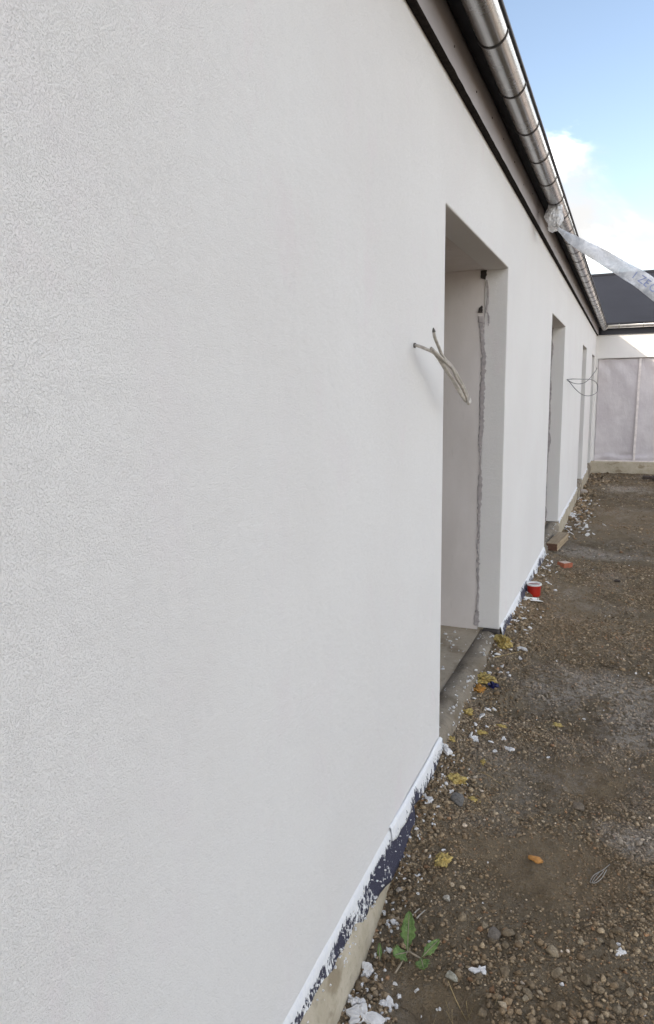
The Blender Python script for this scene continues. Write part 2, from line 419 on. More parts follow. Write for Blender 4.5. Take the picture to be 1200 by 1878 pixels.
# ------------------------------------------------------------------ ground
def axis_lines(segs):
    o = []
    for a, b, s in segs: o += list(np.arange(a, b-1e-6, s))
    return np.array(o+[segs[-1][1]])
gx = axis_lines([(-60, -10, 10), (-10, -1, 1.5), (-1, -.1, .15), (-.1, 1.25, .011), (1.25, 3, .05), (3, 10, .5), (10, 60, 10)])
gyl = axis_lines([(-60, -10, 10), (-10, 0, 1), (0, 1.2, .06), (1.2, 4.5, .011), (4.5, 8, .02), (8, 16.2, .045), (16.2, 20, .4), (20, 80, 10)])
X, Y = np.meshgrid(gx, gyl); Z = ground_z(X, Y)
Z = np.where(X < -.12, np.minimum(Z, -.05), Z)
nx, ny = len(gx), len(gyl)
idx = np.arange(nx*ny).reshape(ny, nx)
fc = np.stack([idx[:-1, :-1], idx[:-1, 1:], idx[1:, 1:], idx[1:, :-1]], -1).reshape(-1, 4)
gr = tag(mesh_np('ground', np.stack([X, Y, Z], -1).reshape(-1, 3), fc, M_SOIL, smooth=True), kind='structure')
for nm_, lst_, sd_ in (('pale', _pale, 201), ('clay', _clay, 231)):
    gr.data.attributes.new(nm_, 'FLOAT', 'POINT').data.foreach_set('value', blobs(lst_, X, Y, sd_).ravel().astype(np.float32))

# ------------------------------------------------------------------ the long house
ZB, ZL, ZF = .15, 2.306, 2.752                # render bottom, lintel, fascia bottom
OPEN = [(2.73, 4.24), (6.77, 8.21), (11.39, 12.51), (14.34, 15.42)]
Y0, Y1 = -4.0, 16.25
house = empty('house', (0, 6, 0))
tag(house, 'long pale grey rendered house wall with four empty door openings', 'house')
HP = lambda o: (setattr(o, 'parent', house), setattr(o, 'matrix_parent_inverse', Matrix.Translation((0, -6, 0))))[0] or o
def comb(name, x0, x1, zb, grow, mat, bev):
    pts = [(Y0, zb)]
    for a, b in OPEN: pts += [(a-grow, zb), (a-grow, ZL+grow), (b+grow, ZL+grow), (b+grow, zb)]
    pts += [(Y1, zb), (Y1, 2.95), (Y0, 2.95)]
    n = len(pts); v = [(x0, y, z) for y, z in pts]+[(x1, y, z) for y, z in pts]
    f = [tuple(range(n)), tuple(range(2*n-1, n-1, -1))]+[(i, i+n, (i+1) % n+n, (i+1) % n) for i in range(n)]
    o = mesh(name, v, f, mat)
    import bmesh
    bm = bmesh.new(); bm.from_mesh(o.data); bmesh.ops.recalc_face_normals(bm, faces=bm.faces); bm.to_mesh(o.data); bm.free()
    if bev: add_bevel(o, bev, 3)
    HP(o); return o
comb('rendered_wall', 0.0, -.135, ZB, 0.0, M_RENDER, .006)
comb('inner_wall', -.136, -.45, ZB-.02, .004, M_PLASTER, 0)
# plinth: the face leans out a little at the near end
def plinth_fn(x, y, z):
    if z > .09 and any(a-.01 < y < b+.01 for a, b in OPEN): z = .09
    if x < -.2: return (x, y, z)
    k = float(np.interp(y, [1.2, 1.9, 2.3], [1, .55, 0]))
    dz = max(0, ZB-.02-z)
    xx = x+float(np.interp(y, [8.1, 8.3], [0, .016]))+k*min(.05, dz*.35)+.006*float(fbm(np.array(y*5.), np.array(z*9.), 3, 5))
    return (xx, y, z)
HP(sweep('plinth', [(-.40, -.5), (-.4, ZB-.001), (-.02, ZB-.001), (-.006, .135), (-.005, .10), (-.005, .05), (-.005, 0), (-.005, -.06), (-.005, -.14), (-.005, -.5)],
         Y0, 15.93, 520, M_PLINTH, None, plinth_fn, True))
HP(box('floor_slab', (-5.0, -.118, Y0, Y1, -.2, .1345), M_SLAB))
sh = []
v, f = [], []
for b in [(-5.2, -5.0, Y0, Y1, -.2, 2.8), (-5.0, -.452, Y0-.2, Y0, -.2, 2.8), (-5., -.452, Y1, Y1+.2, -.2, 2.8), (-5.2, -.452, Y0-.2, Y1+.2, 2.62, 2.8)]:
    a, c = box_vf(*b); k = len(v); v += a; f += [tuple(i+k for i in q) for q in c]
HP(mesh('interior_shell', v, f, M_SHELL))
# thresholds: rough rounded concrete lip in each doorway
for i, (a, b) in enumerate(OPEN):
    def th(x, y, z, s=i):
        q = .011*float(fbm(np.array(y*9.), np.array(x*25+z*25.), 4, 50+s)) if x > -.2 else 0
        return (x+q, y, z+q*1.0+(.01*float(fbm(np.array(y*2.), np.array(3.), 2, 70)) if x > -.18 else 0))
    prof = [(.008, -.3), (.012, .0), (.013, .06), (.009, .09), (.001, .112), (-.012, .13), (-.03, .142), (-.055, .149), (-.08, .149), (-.10, .143), (-.113, .139), (-.125, .128), (-.14, .118), (-.155, .11), (-.17, .10)]
    HP(sweep('threshold', prof, a-.02, b+.012, 90, M_THRESH, None, th, True))
# mortar joints where frame used to sit: ragged strips on the far jamb of each doorway
JL = [(-.169, 2.049), (-.159, 1.989), (-.152, 1.929), (-.144, 1.856), (-.139, 1.808), (-.145, 1.735), (-.144, 1.662), (-.147, 1.589), (-.149, 1.515), (-.144, 1.44), (-.146, 1.378), (-.149, 1.315), (-.144, 1.259), (-.139, 1.167), (-.146, 1.073), (-.15, .979), (-.143, .897), (-.147, .814), (-.141, .718), (-.15, .682), (-.139, .61), (-.144, .512), (-.138, .403), (-.142, .266), (-.155, .215), (-.154, .16)]
JR = [(-.14, 2.047), (-.135, 1.987), (-.132, 1.928), (-.126, 1.856), (-.115, 1.819), (-.121, 1.759), (-.122, 1.686), (-.118, 1.613), (-.125, 1.539), (-.123, 1.465), (-.122, 1.39), (-.129, 1.315), (-.136, 1.259), (-.134, 1.155), (-.124, 1.086), (-.124, .981), (-.131, .886), (-.132, .815), (-.133, .719), (-.143, .646), (-.133, .586), (-.135, .513), (-.129, .403), (-.13, .268), (-.126, .218), (-.128, .16)]
def jamb_patch(name, L, Rr, y, th, mat, jit=.002, seed=0, sub=4):
    rs = np.random.default_rng(seed)
    def dens(p):
        p = np.array(p); t = np.linspace(0, len(p)-1, (len(p)-1)*sub+1); i = np.arange(len(p))
        return np.stack([np.interp(t, i, p[:, 0])+rs.normal(0, jit, len(t)), np.interp(t, i, p[:, 1])], 1)
    A, B = dens(L), dens(Rr); n = len(A); v = []; f = []
    for (a, b) in zip(A, B):
        c = (a+b)/2; e = rs.normal(0, .0008)
        v += [(a[0], y+.001, a[1]), (a[0]*.75+c[0]*.25, y-th*.9+e, a[1]), (c[0], y-th+e, c[1]), (b[0]*.75+c[0]*.25, y-th*.9-e, b[1]), (b[0], y+.001, b[1])]
    for j in range(n-1):
        for k in range(4): q = j*5+k; f.append((q, q+1, q+6, q+5))
    f += [(0, 1, 2, 3, 4), tuple(range(5*n-1, 5*n-6, -1))]
    return HP(mesh(name, v, f, mat))
jamb_patch('mortar_joint', [(a-.003, z) for a, z in JL], [(a+.002, z) for a, z in JR], 4.24, .0014, M_MORTAR, .0028, 1, 6)
jamb_patch('mortar_joint', [(-.127, 2.25), (-.121, 2.199), (-.122, 2.14), (-.128, 2.094), (-.130, 2.068)], [(-.117, 2.251), (-.107, 2.198), (-.107, 2.128), (-.113, 2.087), (-.12, 2.06)], 4.24, .004, M_MORTAR, .001, 2)
jamb_patch('mortar_joint', [(-.116, 2.069), (-.113, 2.04), (-.112, 2.01), (-.108, 1.99)], [(-.112, 2.069), (-.101, 2.045), (-.100, 2.009), (-.104, 1.99)], 4.24, .004, M_MORTAR, .0005, 3)
jamb_patch('mortar_joint', [(-.152, 2.107), (-.165, 2.094), (-.172, 2.069)], [(-.147, 2.107), (-.143, 2.10), (-.143, 2.067)], 4.24, .005, M_DARKHOLE, .0008, 4)
jamb_patch('mortar_joint', [(-.158, 2.305), (-.16, 2.28), (-.159, 2.262)], [(-.122, 2.305), (-.123, 2.281), (-.129, 2.253)], 4.24, .004, M_DARKHOLE, .001, 5)  # hole under the lintel: its shade painted as a dark patch
for i, (a, b) in enumerate(OPEN[1:]):
    zz = np.linspace(2.30, .15, 22); rs = np.random.default_rng(30+i)
    l = -.172+rs.normal(0, .006, 22); r = np.where(rs.random(22) < .8, -.122, -.14)+rs.normal(0, .007, 22)
    jamb_patch('mortar_joint', list(zip(l, zz)), list(zip(r, zz)), b, .003, M_MORTAR, .002, 60+i)

# damp-proof strip hanging out under the render, smeared with plaster
def strip(name, y0, y1, ny, top, low, xo, smear, seed, thick=.003):
    ys = np.linspace(y0, y1, ny); nr = 9; v = []; sm = []; f = []
    for s in range(2):
        for y in ys:
            zt = top(y); zb_ = low(y)+.004*float(fbm(np.array(y*30.), np.array(seed*1.), 3, seed))
            for k in range(nr):
                q = k/(nr-1); z = zt+(zb_-zt)*q
                x = xo(y, q)-.007*max(0, 1-q/.10)+.0035*float(fbm(np.array(y*16.), np.array(q*2.+seed), 3, seed+5))*(q+.2)
                v.append((x-s*thick, y, z)); sm.append(smear(y, q))
    n = ny*nr
    for j in range(ny-1):
        for k in range(nr-1):
            a = j*nr+k; f += [(a, a+1, a+nr+1, a+nr), (n+a, n+a+nr, n+a+nr+1, n+a+1)]
        a = j*nr+nr-1; f.append((a, n+a, n+a+nr, a+nr))
    for j in (0, ny-1):
        for k in range(nr-1):
            a = j*nr+k; f.append((a, n+a, n+a+1, a+1))
    o = mesh(name, v, f, M_STRIP, None, True)
    o.data.attributes.new('smear', 'FLOAT', 'POINT').data.foreach_set('value', np.array(sm, np.float32))
    return HP(o)
I = lambda y, a, b: float(np.interp(y, a, b))
strip('damp_proof_strip', .3, 2.30, 260, lambda y: ZB+.016+.006*float(fbm(np.array(y*11.), np.array(4.), 3, 44)),
      lambda y: I(y, [.3, 1.385, 1.52, 1.76, 1.915, 2.0, 2.22, 2.30], [.03, .035, .048, .043, .025, .002, -.012, -.005]),
      lambda y, q: .0035+q*I(y, [.3, 1.7, 2.0, 2.3], [.008, .008, .016, .022]),
      lambda y, q: I(y, [.3, 1.30, 1.47, 1.58, 1.70, 1.82, 1.90, 2.3], [.25, .25, .235, .11, .27, .20, .09, .085])+I(q, [0, .15, .35, 1], [.6, .30, .03, -.02]), 3)
strip('damp_proof_strip', 2.04, 2.725, 80, lambda y: ZB+.019+.006*float(fbm(np.array(y*11.), np.array(4.), 3, 45)),
      lambda y: I(y, [2.04, 2.08, 2.3, 2.36, 2.6, 2.72], [.12, .105, .112, .095, .092, .125]),
      lambda y, q: .0085+q*.008+I(y, [2.04, 2.3, 2.7], [0, .004, .004]),
      lambda y, q: I(y, [2.04, 2.25, 2.3, 2.4, 2.72], [.45, .36, .20, .36, .28])+I(q, [0, .4, 1], [.2, .05, -.1]), 9)
strip('damp_proof_strip', 4.27, 6.75, 160, lambda y: ZB+.012+.006*float(fbm(np.array(y*11.), np.array(4.), 3, 46)),
      lambda y: .075+.02*float(fbm(np.array(y*6.), np.array(2.), 3, 8)),
      lambda y, q: .005+q*.022,
      lambda y, q: .20+.30*float(fbm(np.array(y*5.), np.array(5.), 2, 12))+I(q, [0, .4, 1], [.3, .05, -.02]), 15)
strip('damp_proof_strip', 8.24, 11.36, 120, lambda y: ZB+.012+.006*float(fbm(np.array(y*11.), np.array(4.), 3, 46)),
      lambda y: .125+.02*float(fbm(np.array(y*9.), np.array(2.), 3, 18)),
      lambda y, q: .004+q*.008, lambda y, q: .5, 21)
strip('damp_proof_strip', 12.54, 14.30, 80, lambda y: ZB+.012+.006*float(fbm(np.array(y*11.), np.array(4.), 3, 46)),
      lambda y: .122+.02*float(fbm(np.array(y*9.), np.array(2.), 3, 19)),
      lambda y, q: .004+q*.008, lambda y, q: .5, 22)
# torn pocket at the first doorway's far corner: its shade painted as a dark block
HP(box('cavity_shade', (-.10, .0015, 4.20, 4.275, .085, .148), M_DARKHOLE, None, .008))

# fascia, drip edge, nails
fas = HP(box('fascia', (.001, .029, Y0, 15.88, ZF, 3.02), M_FASCIA, None, .002))
def edge_fn(x, y, z):
    q = .0012*float(fbm(np.array(y*30.), np.array(1.), 3, 90)); return (x+(q if x > .01 else 0), y, z+q)
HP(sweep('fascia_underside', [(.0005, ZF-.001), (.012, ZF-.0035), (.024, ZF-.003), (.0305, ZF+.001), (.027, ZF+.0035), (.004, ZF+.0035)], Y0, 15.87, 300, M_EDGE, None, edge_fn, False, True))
nv, nf = tube_vf([(.027, 0, 0), (.0315, 0, 0)], .0042, 8, 1)
nm = bpy.data.meshes.new('nail'); nm.from_pydata([tuple(map(float, p)) for p in nv], [], nf); nm.materials.append(M_NAIL)
for i in range(34):
    o = bpy.data.objects.new('nail', nm); COL.objects.link(o); o.parent = fas
    o.location = (0, 2.72+i*.37+random.uniform(-.05, .05), ZF+.10+random.uniform(-.035, .03))
    o.matrix_parent_inverse = Matrix.Identity(4)
HP(sweep('eaves_shade_strip', [(.0295, 2.955), (.031, 2.915), (.045, 2.897), (.075, 2.892), (.100, 2.890), (.100, 2.894), (.05, 2.902), (.036, 2.93)], Y0, 15.8, 90, M_EAVES_SHADE, None, lambda x, y, z: (x, y, z+(.006*float(fbm(np.array(y*3.), np.array(x*40), 3, 140)) if x > .03 else 0)), True, True))  # black strip added to paint the shade between fascia and gutter
# gutter
GX, GZ, GR = .145, 2.897, .056
def gutter_profile(r, t=.0018, n=20):
    o = [(r*math.cos(math.pi+math.pi*k/n), r*math.sin(math.pi+math.pi*k/n)) for k in range(n+1)]
    i = [((r-t)*math.cos(math.pi*2-math.pi*k/n), (r-t)*math.sin(math.pi*2-math.pi*k/n)) for k in range(n+1)]
    return o+i
prof = [(GX+a, GZ+b) for a, b in gutter_profile(GR)]
gut = HP(sweep('gutter', prof, Y0, 15.80, 40, M_ZINC, None, None, True, True))
def child(o, p):
    o.parent = p; o.matrix_parent_inverse = p.matrix_world.inverted() if False else Matrix.Identity(4); return o
child(tube('rim_bead', [(GX+GR+.003, Y0, GZ+.004), (GX+GR+.003, 5.4, GZ+.004), (GX+GR+.003, 15.68, GZ+.004)], .0075, M_BEAD, None, 10, 4), gut)
def bracket_mesh(name, r, mat, wd=.007, t=.0028):
    n = 20; v = []; f = []
    P = [(r*math.cos(math.pi+math.pi*k/n), r*math.sin(math.pi+math.pi*k/n)) for k in range(n+1)]
    P = [(-r, .05)]+P+[(r+.003, .006)]
    Q = [((a*(1+t/r)), (b*(1+t/r)) if b < 0 else b) for a, b in P]
    for (a, b), (c, e) in zip(P, Q):
        v += [(a, -wd/2, b), (c, -wd/2, e), (c, wd/2, e), (a, wd/2, b)]
    for j in range(len(P)-1):
        for k in range(4): q = j*4; f.append((q+k, q+(k+1) % 4, q+4+(k+1) % 4, q+4+k))
    f += [(0, 1, 2, 3), tuple(range(len(P)*4-1, len(P)*4-5, -1))]
    me = bpy.data.meshes.new(name); me.from_pydata(v, [], f); me.materials.append(mat); return me
bm_ = bracket_mesh('gutter_bracket', GR+.0008, M_BRACKET)
yb = 2.80-5*.468
while yb < 15.65:
    o = bpy.data.objects.new('gutter_bracket', bm_); COL.objects.link(o); o.location = (GX, yb, GZ); child(o, gut); yb += .468+random.uniform(-.012, .012)
# lapped joint of two gutter lengths
pr2 = [(GX+a, GZ+b) for a, b in gutter_profile(GR+.0016)]
# roof slope of the long house (35 degrees) with its slate edge over the gutter
def slope(name, ye0, ye1, mat, edge):
    tn = math.tan(R(35)); x0, z0 = .168, 2.926; x1 = -5.2
    v = []; th = .03
    for y in (ye0, ye1):
        v += [(x0, y, z0), (x1, y, z0+(x0-x1)*tn), (x1, y, z0+(x0-x1)*tn+th), (x0, y, z0+.012)]
    f = [(0, 1, 2, 3), (7, 6, 5, 4), (0, 4, 5, 1), (1, 5, 6, 2), (2, 6, 7, 3), (3, 7, 4, 0)]
    return HP(mesh(name, v, f, mat))
slope('roof', Y0-.2, 17.5, M_ROOF, 0)
HP(box('eaves_board', (.034, .09, Y0, 15.8, 2.972, 2.984), M_ROOFEDGE))

# ------------------------------------------------------------------ the wing across the end
WY, WX1 = 15.9, 11.0
wing = empty('house_wing', (5, WY, 0))
tag(wing, 'low house wing with dark roof and zinc gutter closing the far end', 'house wing')
WPm = Matrix.Translation((-5, -WY, 0))
def WP(o): o.parent = wing; o.matrix_parent_inverse = WPm; return o
ox0, ox1, oz0, oz1 = .045, 6.2, .165, 2.283
v, f = [], []
pts = [(-.05, ZB), (ox0, ZB), (ox0, oz1), (ox1, oz1), (ox1, ZB), (WX1, ZB), (WX1, 2.95), (-.05, 2.95)]
n = len(pts); v = [(x, WY, z) for x, z in pts]+[(x, WY+.30, z) for x, z in pts]
f = [tuple(range(n)), tuple(range(2*n-1, n-1, -1))]+[(i, i+n, (i+1) % n+n, (i+1) % n) for i in range(n)]
o = mesh('wing_wall', v, f, M_RENDER); WP(o)
import bmesh
bm = bmesh.new(); bm.from_mesh(o.data); bmesh.ops.recalc_face_normals(bm, faces=bm.faces); bm.to_mesh(o.data); bm.free()
add_bevel(o, .005, 2)
def wpl(x, y, z):
    return (y, WY+.012-x*1.0+.01*float(fbm(np.array(y*4.), np.array(z*8.), 3, 77)), z)
WP(sweep('plinth', [(-.40, -.5), (-.4, .148), (.0, .148), (.018, .14), (.02, .11), (.02, .05), (.022, -.05), (.03, -.10), (.03, -.5)], .0, WX1, 160, M_PLINTH, None, wpl, True))
v, f = [], []
for b in [(0, WX1, WY+4, WY+4.2, -.2, 2.8), (WX1-.2, WX1, WY+.31, WY+4, -.2, 2.8), (-.3, WX1, WY+.31, WY+4.2, 2.65, 2.8), (0, WX1, WY+.42, WY+4, -.2, .1)]:
    a, c = box_vf(*b); k = len(v); v += a; f += [tuple(i+k for i in q) for q in c]
WP(mesh('interior_shell', v, f, M_SHELL))
WP(box('fascia', (.036, WX1, WY-.03, WY-.001, ZF+.006, 3.02), M_FASCIA_W))
def wg(x, y, z): return (y, WY-x, z)
wgut = WP(sweep('gutter', [(GX+a, GZ+.030+b) for a, b in gutter_profile(GR)], GX-GR, WX1, 30, M_ZINCW, None, wg, True, True))
def wchild(o): o.parent = wgut; o.matrix_parent_inverse = Matrix.Identity(4); return o
wchild(tube('rim_bead', [(GX+GR+.004, WY-GX-GR-.003, GZ+.033), (5, WY-GX-GR-.003, GZ+.033), (WX1, WY-GX-GR-.003, GZ+.033)], .0085, M_ZINCW, None, 10, 3))
bmw = bracket_mesh('gutter_bracket', GR+.0008, M_BRACKETW, .022, .003)
xb = .42
while xb < WX1:
    o = bpy.data.objects.new('gutter_bracket', bmw); COL.objects.link(o); o.location = (xb, WY-GX, GZ+.030); o.rotation_euler = (0, 0, -math.pi/2); wchild(o); xb += .45
tn = math.tan(R(22)); yr = WY+3.55
v = []
for x in (-5.2, WX1+.3):
    v += [(x, WY-.165, 2.983), (x, yr, 2.985+(yr-WY+.12)*tn), (x, yr+4.0, 2.985), (x, yr+4.0, 2.95), (x, yr, 2.93+(yr-WY+.12)*tn), (x, WY-.165, 2.956)]
f = [(0, 6, 7, 1), (1, 7, 8, 2), (2, 8, 9, 3), (3, 9, 10, 4), (4, 10, 11, 5), (5, 11, 6, 0), (0, 1, 2, 3, 4, 5), (11, 10, 9, 8, 7, 6)]
wr = WP(mesh('roof', v, f, M_ROOF))
o = tube('ridge_cap', [(-5.2, yr, 2.99+(yr-WY+.12)*tn), (3, yr, 2.99+(yr-WY+.12)*tn), (WX1+.3, yr, 2.99+(yr-WY+.12)*tn)], .05, M_ROOF, None, 8, 2)
o.parent = wr; o.matrix_parent_inverse = Matrix.Identity(4)

# plastic sheet closing the wing's wide opening
def sheet():
    xs = np.linspace(ox0+.004, ox1-.004, 260); zs = np.linspace(oz0-.02, oz1-.012, 110); v = []; f = []
    for z in zs:
        for x in xs:
            tz = (z-oz0)/(oz1-oz0)
            y = WY+.07+.02*float(fbm(np.array(x*1.7), np.array(z*1.1), 3, 101))
            y += .018*math.exp(-((z-oz0-.10)/.05)**2)*math.sin(x*9+2*math.sin(x*3))-.03*math.exp(-((z-oz0-.06)/.05)**2)*(.4+.6*math.sin(x*5.5)**2)
            y += .012*math.exp(-(1-tz)*9)*math.sin(x*17+z*14)
            y += .010*math.sin((x-ox0)*14-(oz1-z)*10)*math.exp(-(x-ox0)*3-(oz1-z)*3)
            v.append((x, y, z))
    nx_ = len(xs)
    for j in range(len(zs)-1):
        for i in range(nx_-1): a = j*nx_+i; f.append((a, a+1, a+nx_+1, a+nx_))
    o = mesh('plastic_sheet', v, f, M_SHEET, None, True)
    m = o.modifiers.new('solid', 'SOLIDIFY'); m.thickness = .002
    return tag(o, 'cloudy plastic sheet closing the wide opening of the far wing', 'plastic sheet')
ps = sheet()
for x in (.835, 2.0, 3.2, 4.4, 5.6):
    v, f = box_vf(x-.022, x+.022, WY+.015, WY+.052, oz0+.0, oz1-.02)
    v = [(a+(.022 if c > 1 else -.0), b, c) for a, b, c in v]
    o = mesh('batten', v, f, M_BATTEN, ps)
o = box('bottom_lath', (ox0+.02, ox1-.02, WY+.012, WY+.05, oz0-.018, oz0+.004), M_BATTEN, ps)

# ------------------------------------------------------------------ cables out of the wall
cab = empty('electric_cable', (0, 2.313, 1.762))
tag(cab, 'thick white cable bundle sticking out of wall before the first doorway', 'cable')
CI = Matrix.Translation((0, -2.313, -1.762))
def CP(o): o.parent = cab; o.matrix_parent_inverse = CI; return o
c1 = [(-.02, 2.32, 1.763), (.0, 2.313, 1.762), (.015, 2.304, 1.76), (.04, 2.303, 1.75), (.06, 2.333, 1.738), (.075, 2.361, 1.715), (.085, 2.411, 1.686), (.09, 2.487, 1.65), (.1, 2.532, 1.615), (.11, 2.612, 1.575)]
c2 = [(.11, 2.676, 1.583), (.1, 2.622, 1.628), (.095, 2.551, 1.664), (.09, 2.484, 1.694), (.085, 2.37, 1.724), (.08, 2.327, 1.754), (.08, 2.272, 1.783), (.08, 2.259, 1.80)]
c3 = [(.07, 2.265, 1.748), (.08, 2.316, 1.73), (.09, 2.389, 1.706), (.1, 2.442, 1.686), (.105, 2.492, 1.653), (.11, 2.546, 1.628), (.115, 2.603, 1.592), (.118, 2.616, 1.574)]
c4 = [(.07, 2.275, 1.742), (.07, 2.352, 1.722), (.075, 2.381, 1.705), (.08, 2.432, 1.68), (.09, 2.473, 1.657), (.1, 2.501, 1.634), (.105, 2.57, 1.602), (.11, 2.632, 1.572)]
for c in (c1, c2, c3, c4): CP(tube('cable_strand', c, .0052, M_CABLE, None, 10, 6))
CP(tube('cut_end', [(.0805, 2.2595, 1.7985), (.080, 2.256, 1.806), (.080, 2.2535, 1.811)], .0061, M_CABLETIP, None, 8, 2, lambda t: 1-.8*t))
CP(tube('cut_end', [(.112, 2.672, 1.586), (.117, 2.66, 1.572), (.118, 2.632, 1.565), (.117, 2.616, 1.572)], .0062, M_CABLE, None, 8, 4))
CP(tube('cut_end', [(.0, 2.31, 1.7625), (.004, 2.308, 1.762)], .0085, M_CABLETIP, None, 8, 2))
thin = empty('thin_cable', (0, 8.66, 1.748))
tag(thin, 'thin dark cable loop sprouting from the wall beyond the second doorway', 'cable')
def pxw(px, py, x): return tuple(px_on(px, py, 0, x))
def TP(o): o.parent = thin; o.matrix_parent_inverse = Matrix.Translation((0, -8.66, -1.748)); return o
loop = [(-.02, 8.68, 1.748), pxw(1040, 696, 0), pxw(1052, 695, .08), pxw(1070, 695.5, .16), pxw(1083, 696, .22), pxw(1092, 700, .26), pxw(1096.5, 708, .28), pxw(1095, 719, .28), pxw(1088, 724, .25), pxw(1078, 726, .21), pxw(1067, 723, .15), pxw(1056, 714, .10), pxw(1045, 701, .03), pxw(1040, 697, -.01)]
TP(tube('wire', loop, .0042, M_THINWIRE, None, 6, 8))
tail = [pxw(1041, 697, .0), pxw(1050, 702, .05), pxw(1061, 704, .11), pxw(1072, 702, .17), pxw(1082, 694, .22), pxw(1089, 685, .25), pxw(1094, 678, .27), pxw(1095, 674, .275)]
TP(tube('wire', tail, .0042, M_THINWIRE, None, 6, 8))

# ------------------------------------------------------------------ plastic sleeve tied to the gutter outlet
OY = 5.30
slv = empty('plastic_sleeve', (GX, OY, 2.78))
tag(slv, 'translucent plastic sleeve tied to the gutter outlet, drooping to the right', 'plastic sleeve')
def SP(o): o.parent = slv; o.matrix_parent_inverse = Matrix.Translation((-GX, -OY, -2.78)); return o
v, f = lump(4, 4, .28, 1.6, (.058, .070, .088), .22, 5.0)
v = v+np.array([GX-.005, OY-.04, 2.800]); SP(mesh('wrapped_outlet', v, f, M_WRAP))
v, f = lump(9, 3, .35, 2.2, (.036, .04, .026), .3, 7)
v = v+np.array([GX-.016, OY-.01, 2.722]); SP(mesh('tied_neck', v, f, M_WRAP))
cl_ = [(GX+.0, OY, 2.735), tuple(px_on(1028, 423, 1, 5.28)), tuple(px_on(1056, 443, 1, 5.22)), tuple(px_on(1098, 467, 1, 5.14)), tuple(px_on(1150, 498, 1, 5.05)), tuple(px_on(1200, 531, 1, 4.97))]
last = np.array(cl_[-1]); cl_ += [tuple(last+np.array([.45, -.12, -.42])), tuple(last+np.array([.95, -.25, -1.05])), tuple(last+np.array([1.35, -.3, -1.75])), tuple(last+np.array([1.62, -.3, -2.27])), tuple(last+np.array([2.1, -.2, -2.30]))]
cp = catmull(cl_, 14); L = len(cp); n = 20; v = []; f = []
arc = np.concatenate([[0], np.cumsum([np.linalg.norm(cp[i+1]-cp[i]) for i in range(L-1)])])
hw = lambda s: float(np.interp(s, [0, .06, .16, .35, .6, 1.2, 6], [.007, .014, .030, .042, .047, .06, .07]))
for i, p in enumerate(cp):
    t = cp[min(i+1, L-1)]-cp[max(i-1, 0)]; t /= np.linalg.norm(t)
    side = np.cross(t, np.array([0, 1, 0.])); side /= np.linalg.norm(side); side = side if side[2] > 0 else -side
    if i > L-30: side = np.array([0, 1, 0.])
    nrm = np.cross(side, t); h = hw(arc[i])
    for k in range(n):
        q = 2*math.pi*k/n
        th = h*.30*(1+.35*math.sin(arc[i]*9+2*math.cos(q)))
        wv = .007*math.sin(arc[i]*23+3*math.sin(q)) * min(1, arc[i]*3)
        v.append(p+side*(h*math.cos(q))+nrm*(th*math.sin(q)+wv))
for i in range(L-1):
    for k in range(n): f.append((i*n+k, i*n+(k+1) % n, (i+1)*n+(k+1) % n, (i+1)*n+k))
SP(mesh('film_tube', v, f, M_FILM, None, True))
# printed lettering on the film, reading along its length
def letter(ch, i_at, size):
    cu = bpy.data.curves.new('ltr', 'FONT'); cu.body = ch; cu.size = size; cu.extrude = .0006; cu.align_x = 'CENTER'; cu.align_y = 'CENTER'
    to = bpy.data.objects.new('ltr', cu); COL.objects.link(to)
    me = bpy.data.meshes.new_from_object(to.evaluated_get(bpy.context.evaluated_depsgraph_get())); bpy.data.objects.remove(to)
    me.materials.append(M_INK)
    j = int(np.searchsorted(arc, i_at)); p = cp[j]; t = cp[j+1]-cp[j-1]; t /= np.linalg.norm(t)
    side = np.cross(t, np.array([0, 1, 0.])); side /= np.linalg.norm(side); side = side if side[2] > 0 else -side
    nrm = np.cross(t, side); nrm = nrm if nrm[1] < 0 else -nrm
    pos = p+nrm*(hw(arc[j])*.42+.006)
    o = bpy.data.objects.new('printed_letter', me); COL.objects.link(o)
    mm = Matrix.Identity(4)
    for a in range(3): mm[a][0], mm[a][1], mm[a][2], mm[a][3] = t[a], side[a], nrm[a], pos[a]
    o.parent = slv; o.matrix_parent_inverse = Matrix.Identity(4); o.matrix_local = Matrix.Translation((-GX, -OY, -2.78)) @ mm
s0 = float(arc[5*14])-.03
for i, ch in enumerate('IZEO'): letter(ch, s0-.125+i*.050, .066)

# ------------------------------------------------------------------ gravel and stones
T1 = [ico(1)[0]*(1+.0) for _ in range(1)]
iv, ifc = ico(1); iv0 = iv; 
if len(iv0) != 12: pass
pal = np.array([(116, 105, 88), (102, 90, 73), (130, 119, 101), (92, 80, 64), (110, 97, 79), (122, 110, 92), (142, 133, 118), (122, 96, 73), (178, 170, 160)], float)/255
pal = np.where(pal < .04045, pal/12.92, ((pal+.055)/1.055)**2.4)
pw = np.array([.2, .22, .14, .14, .14, .09, .035, .03, .005]); pw /= pw.sum()
def rotm(n):
    q = rng.normal(size=(n, 4)); q /= np.linalg.norm(q, axis=1)[:, None]; a, b, c, e = q.T
    return np.stack([np.stack([1-2*(c*c+e*e), 2*(b*c-a*e), 2*(b*e+a*c)], -1), np.stack([2*(b*c+a*e), 1-2*(b*b+e*e), 2*(c*e-a*b)], -1), np.stack([2*(b*e-a*c), 2*(c*e+a*b), 1-2*(b*b+c*c)], -1)], 1)
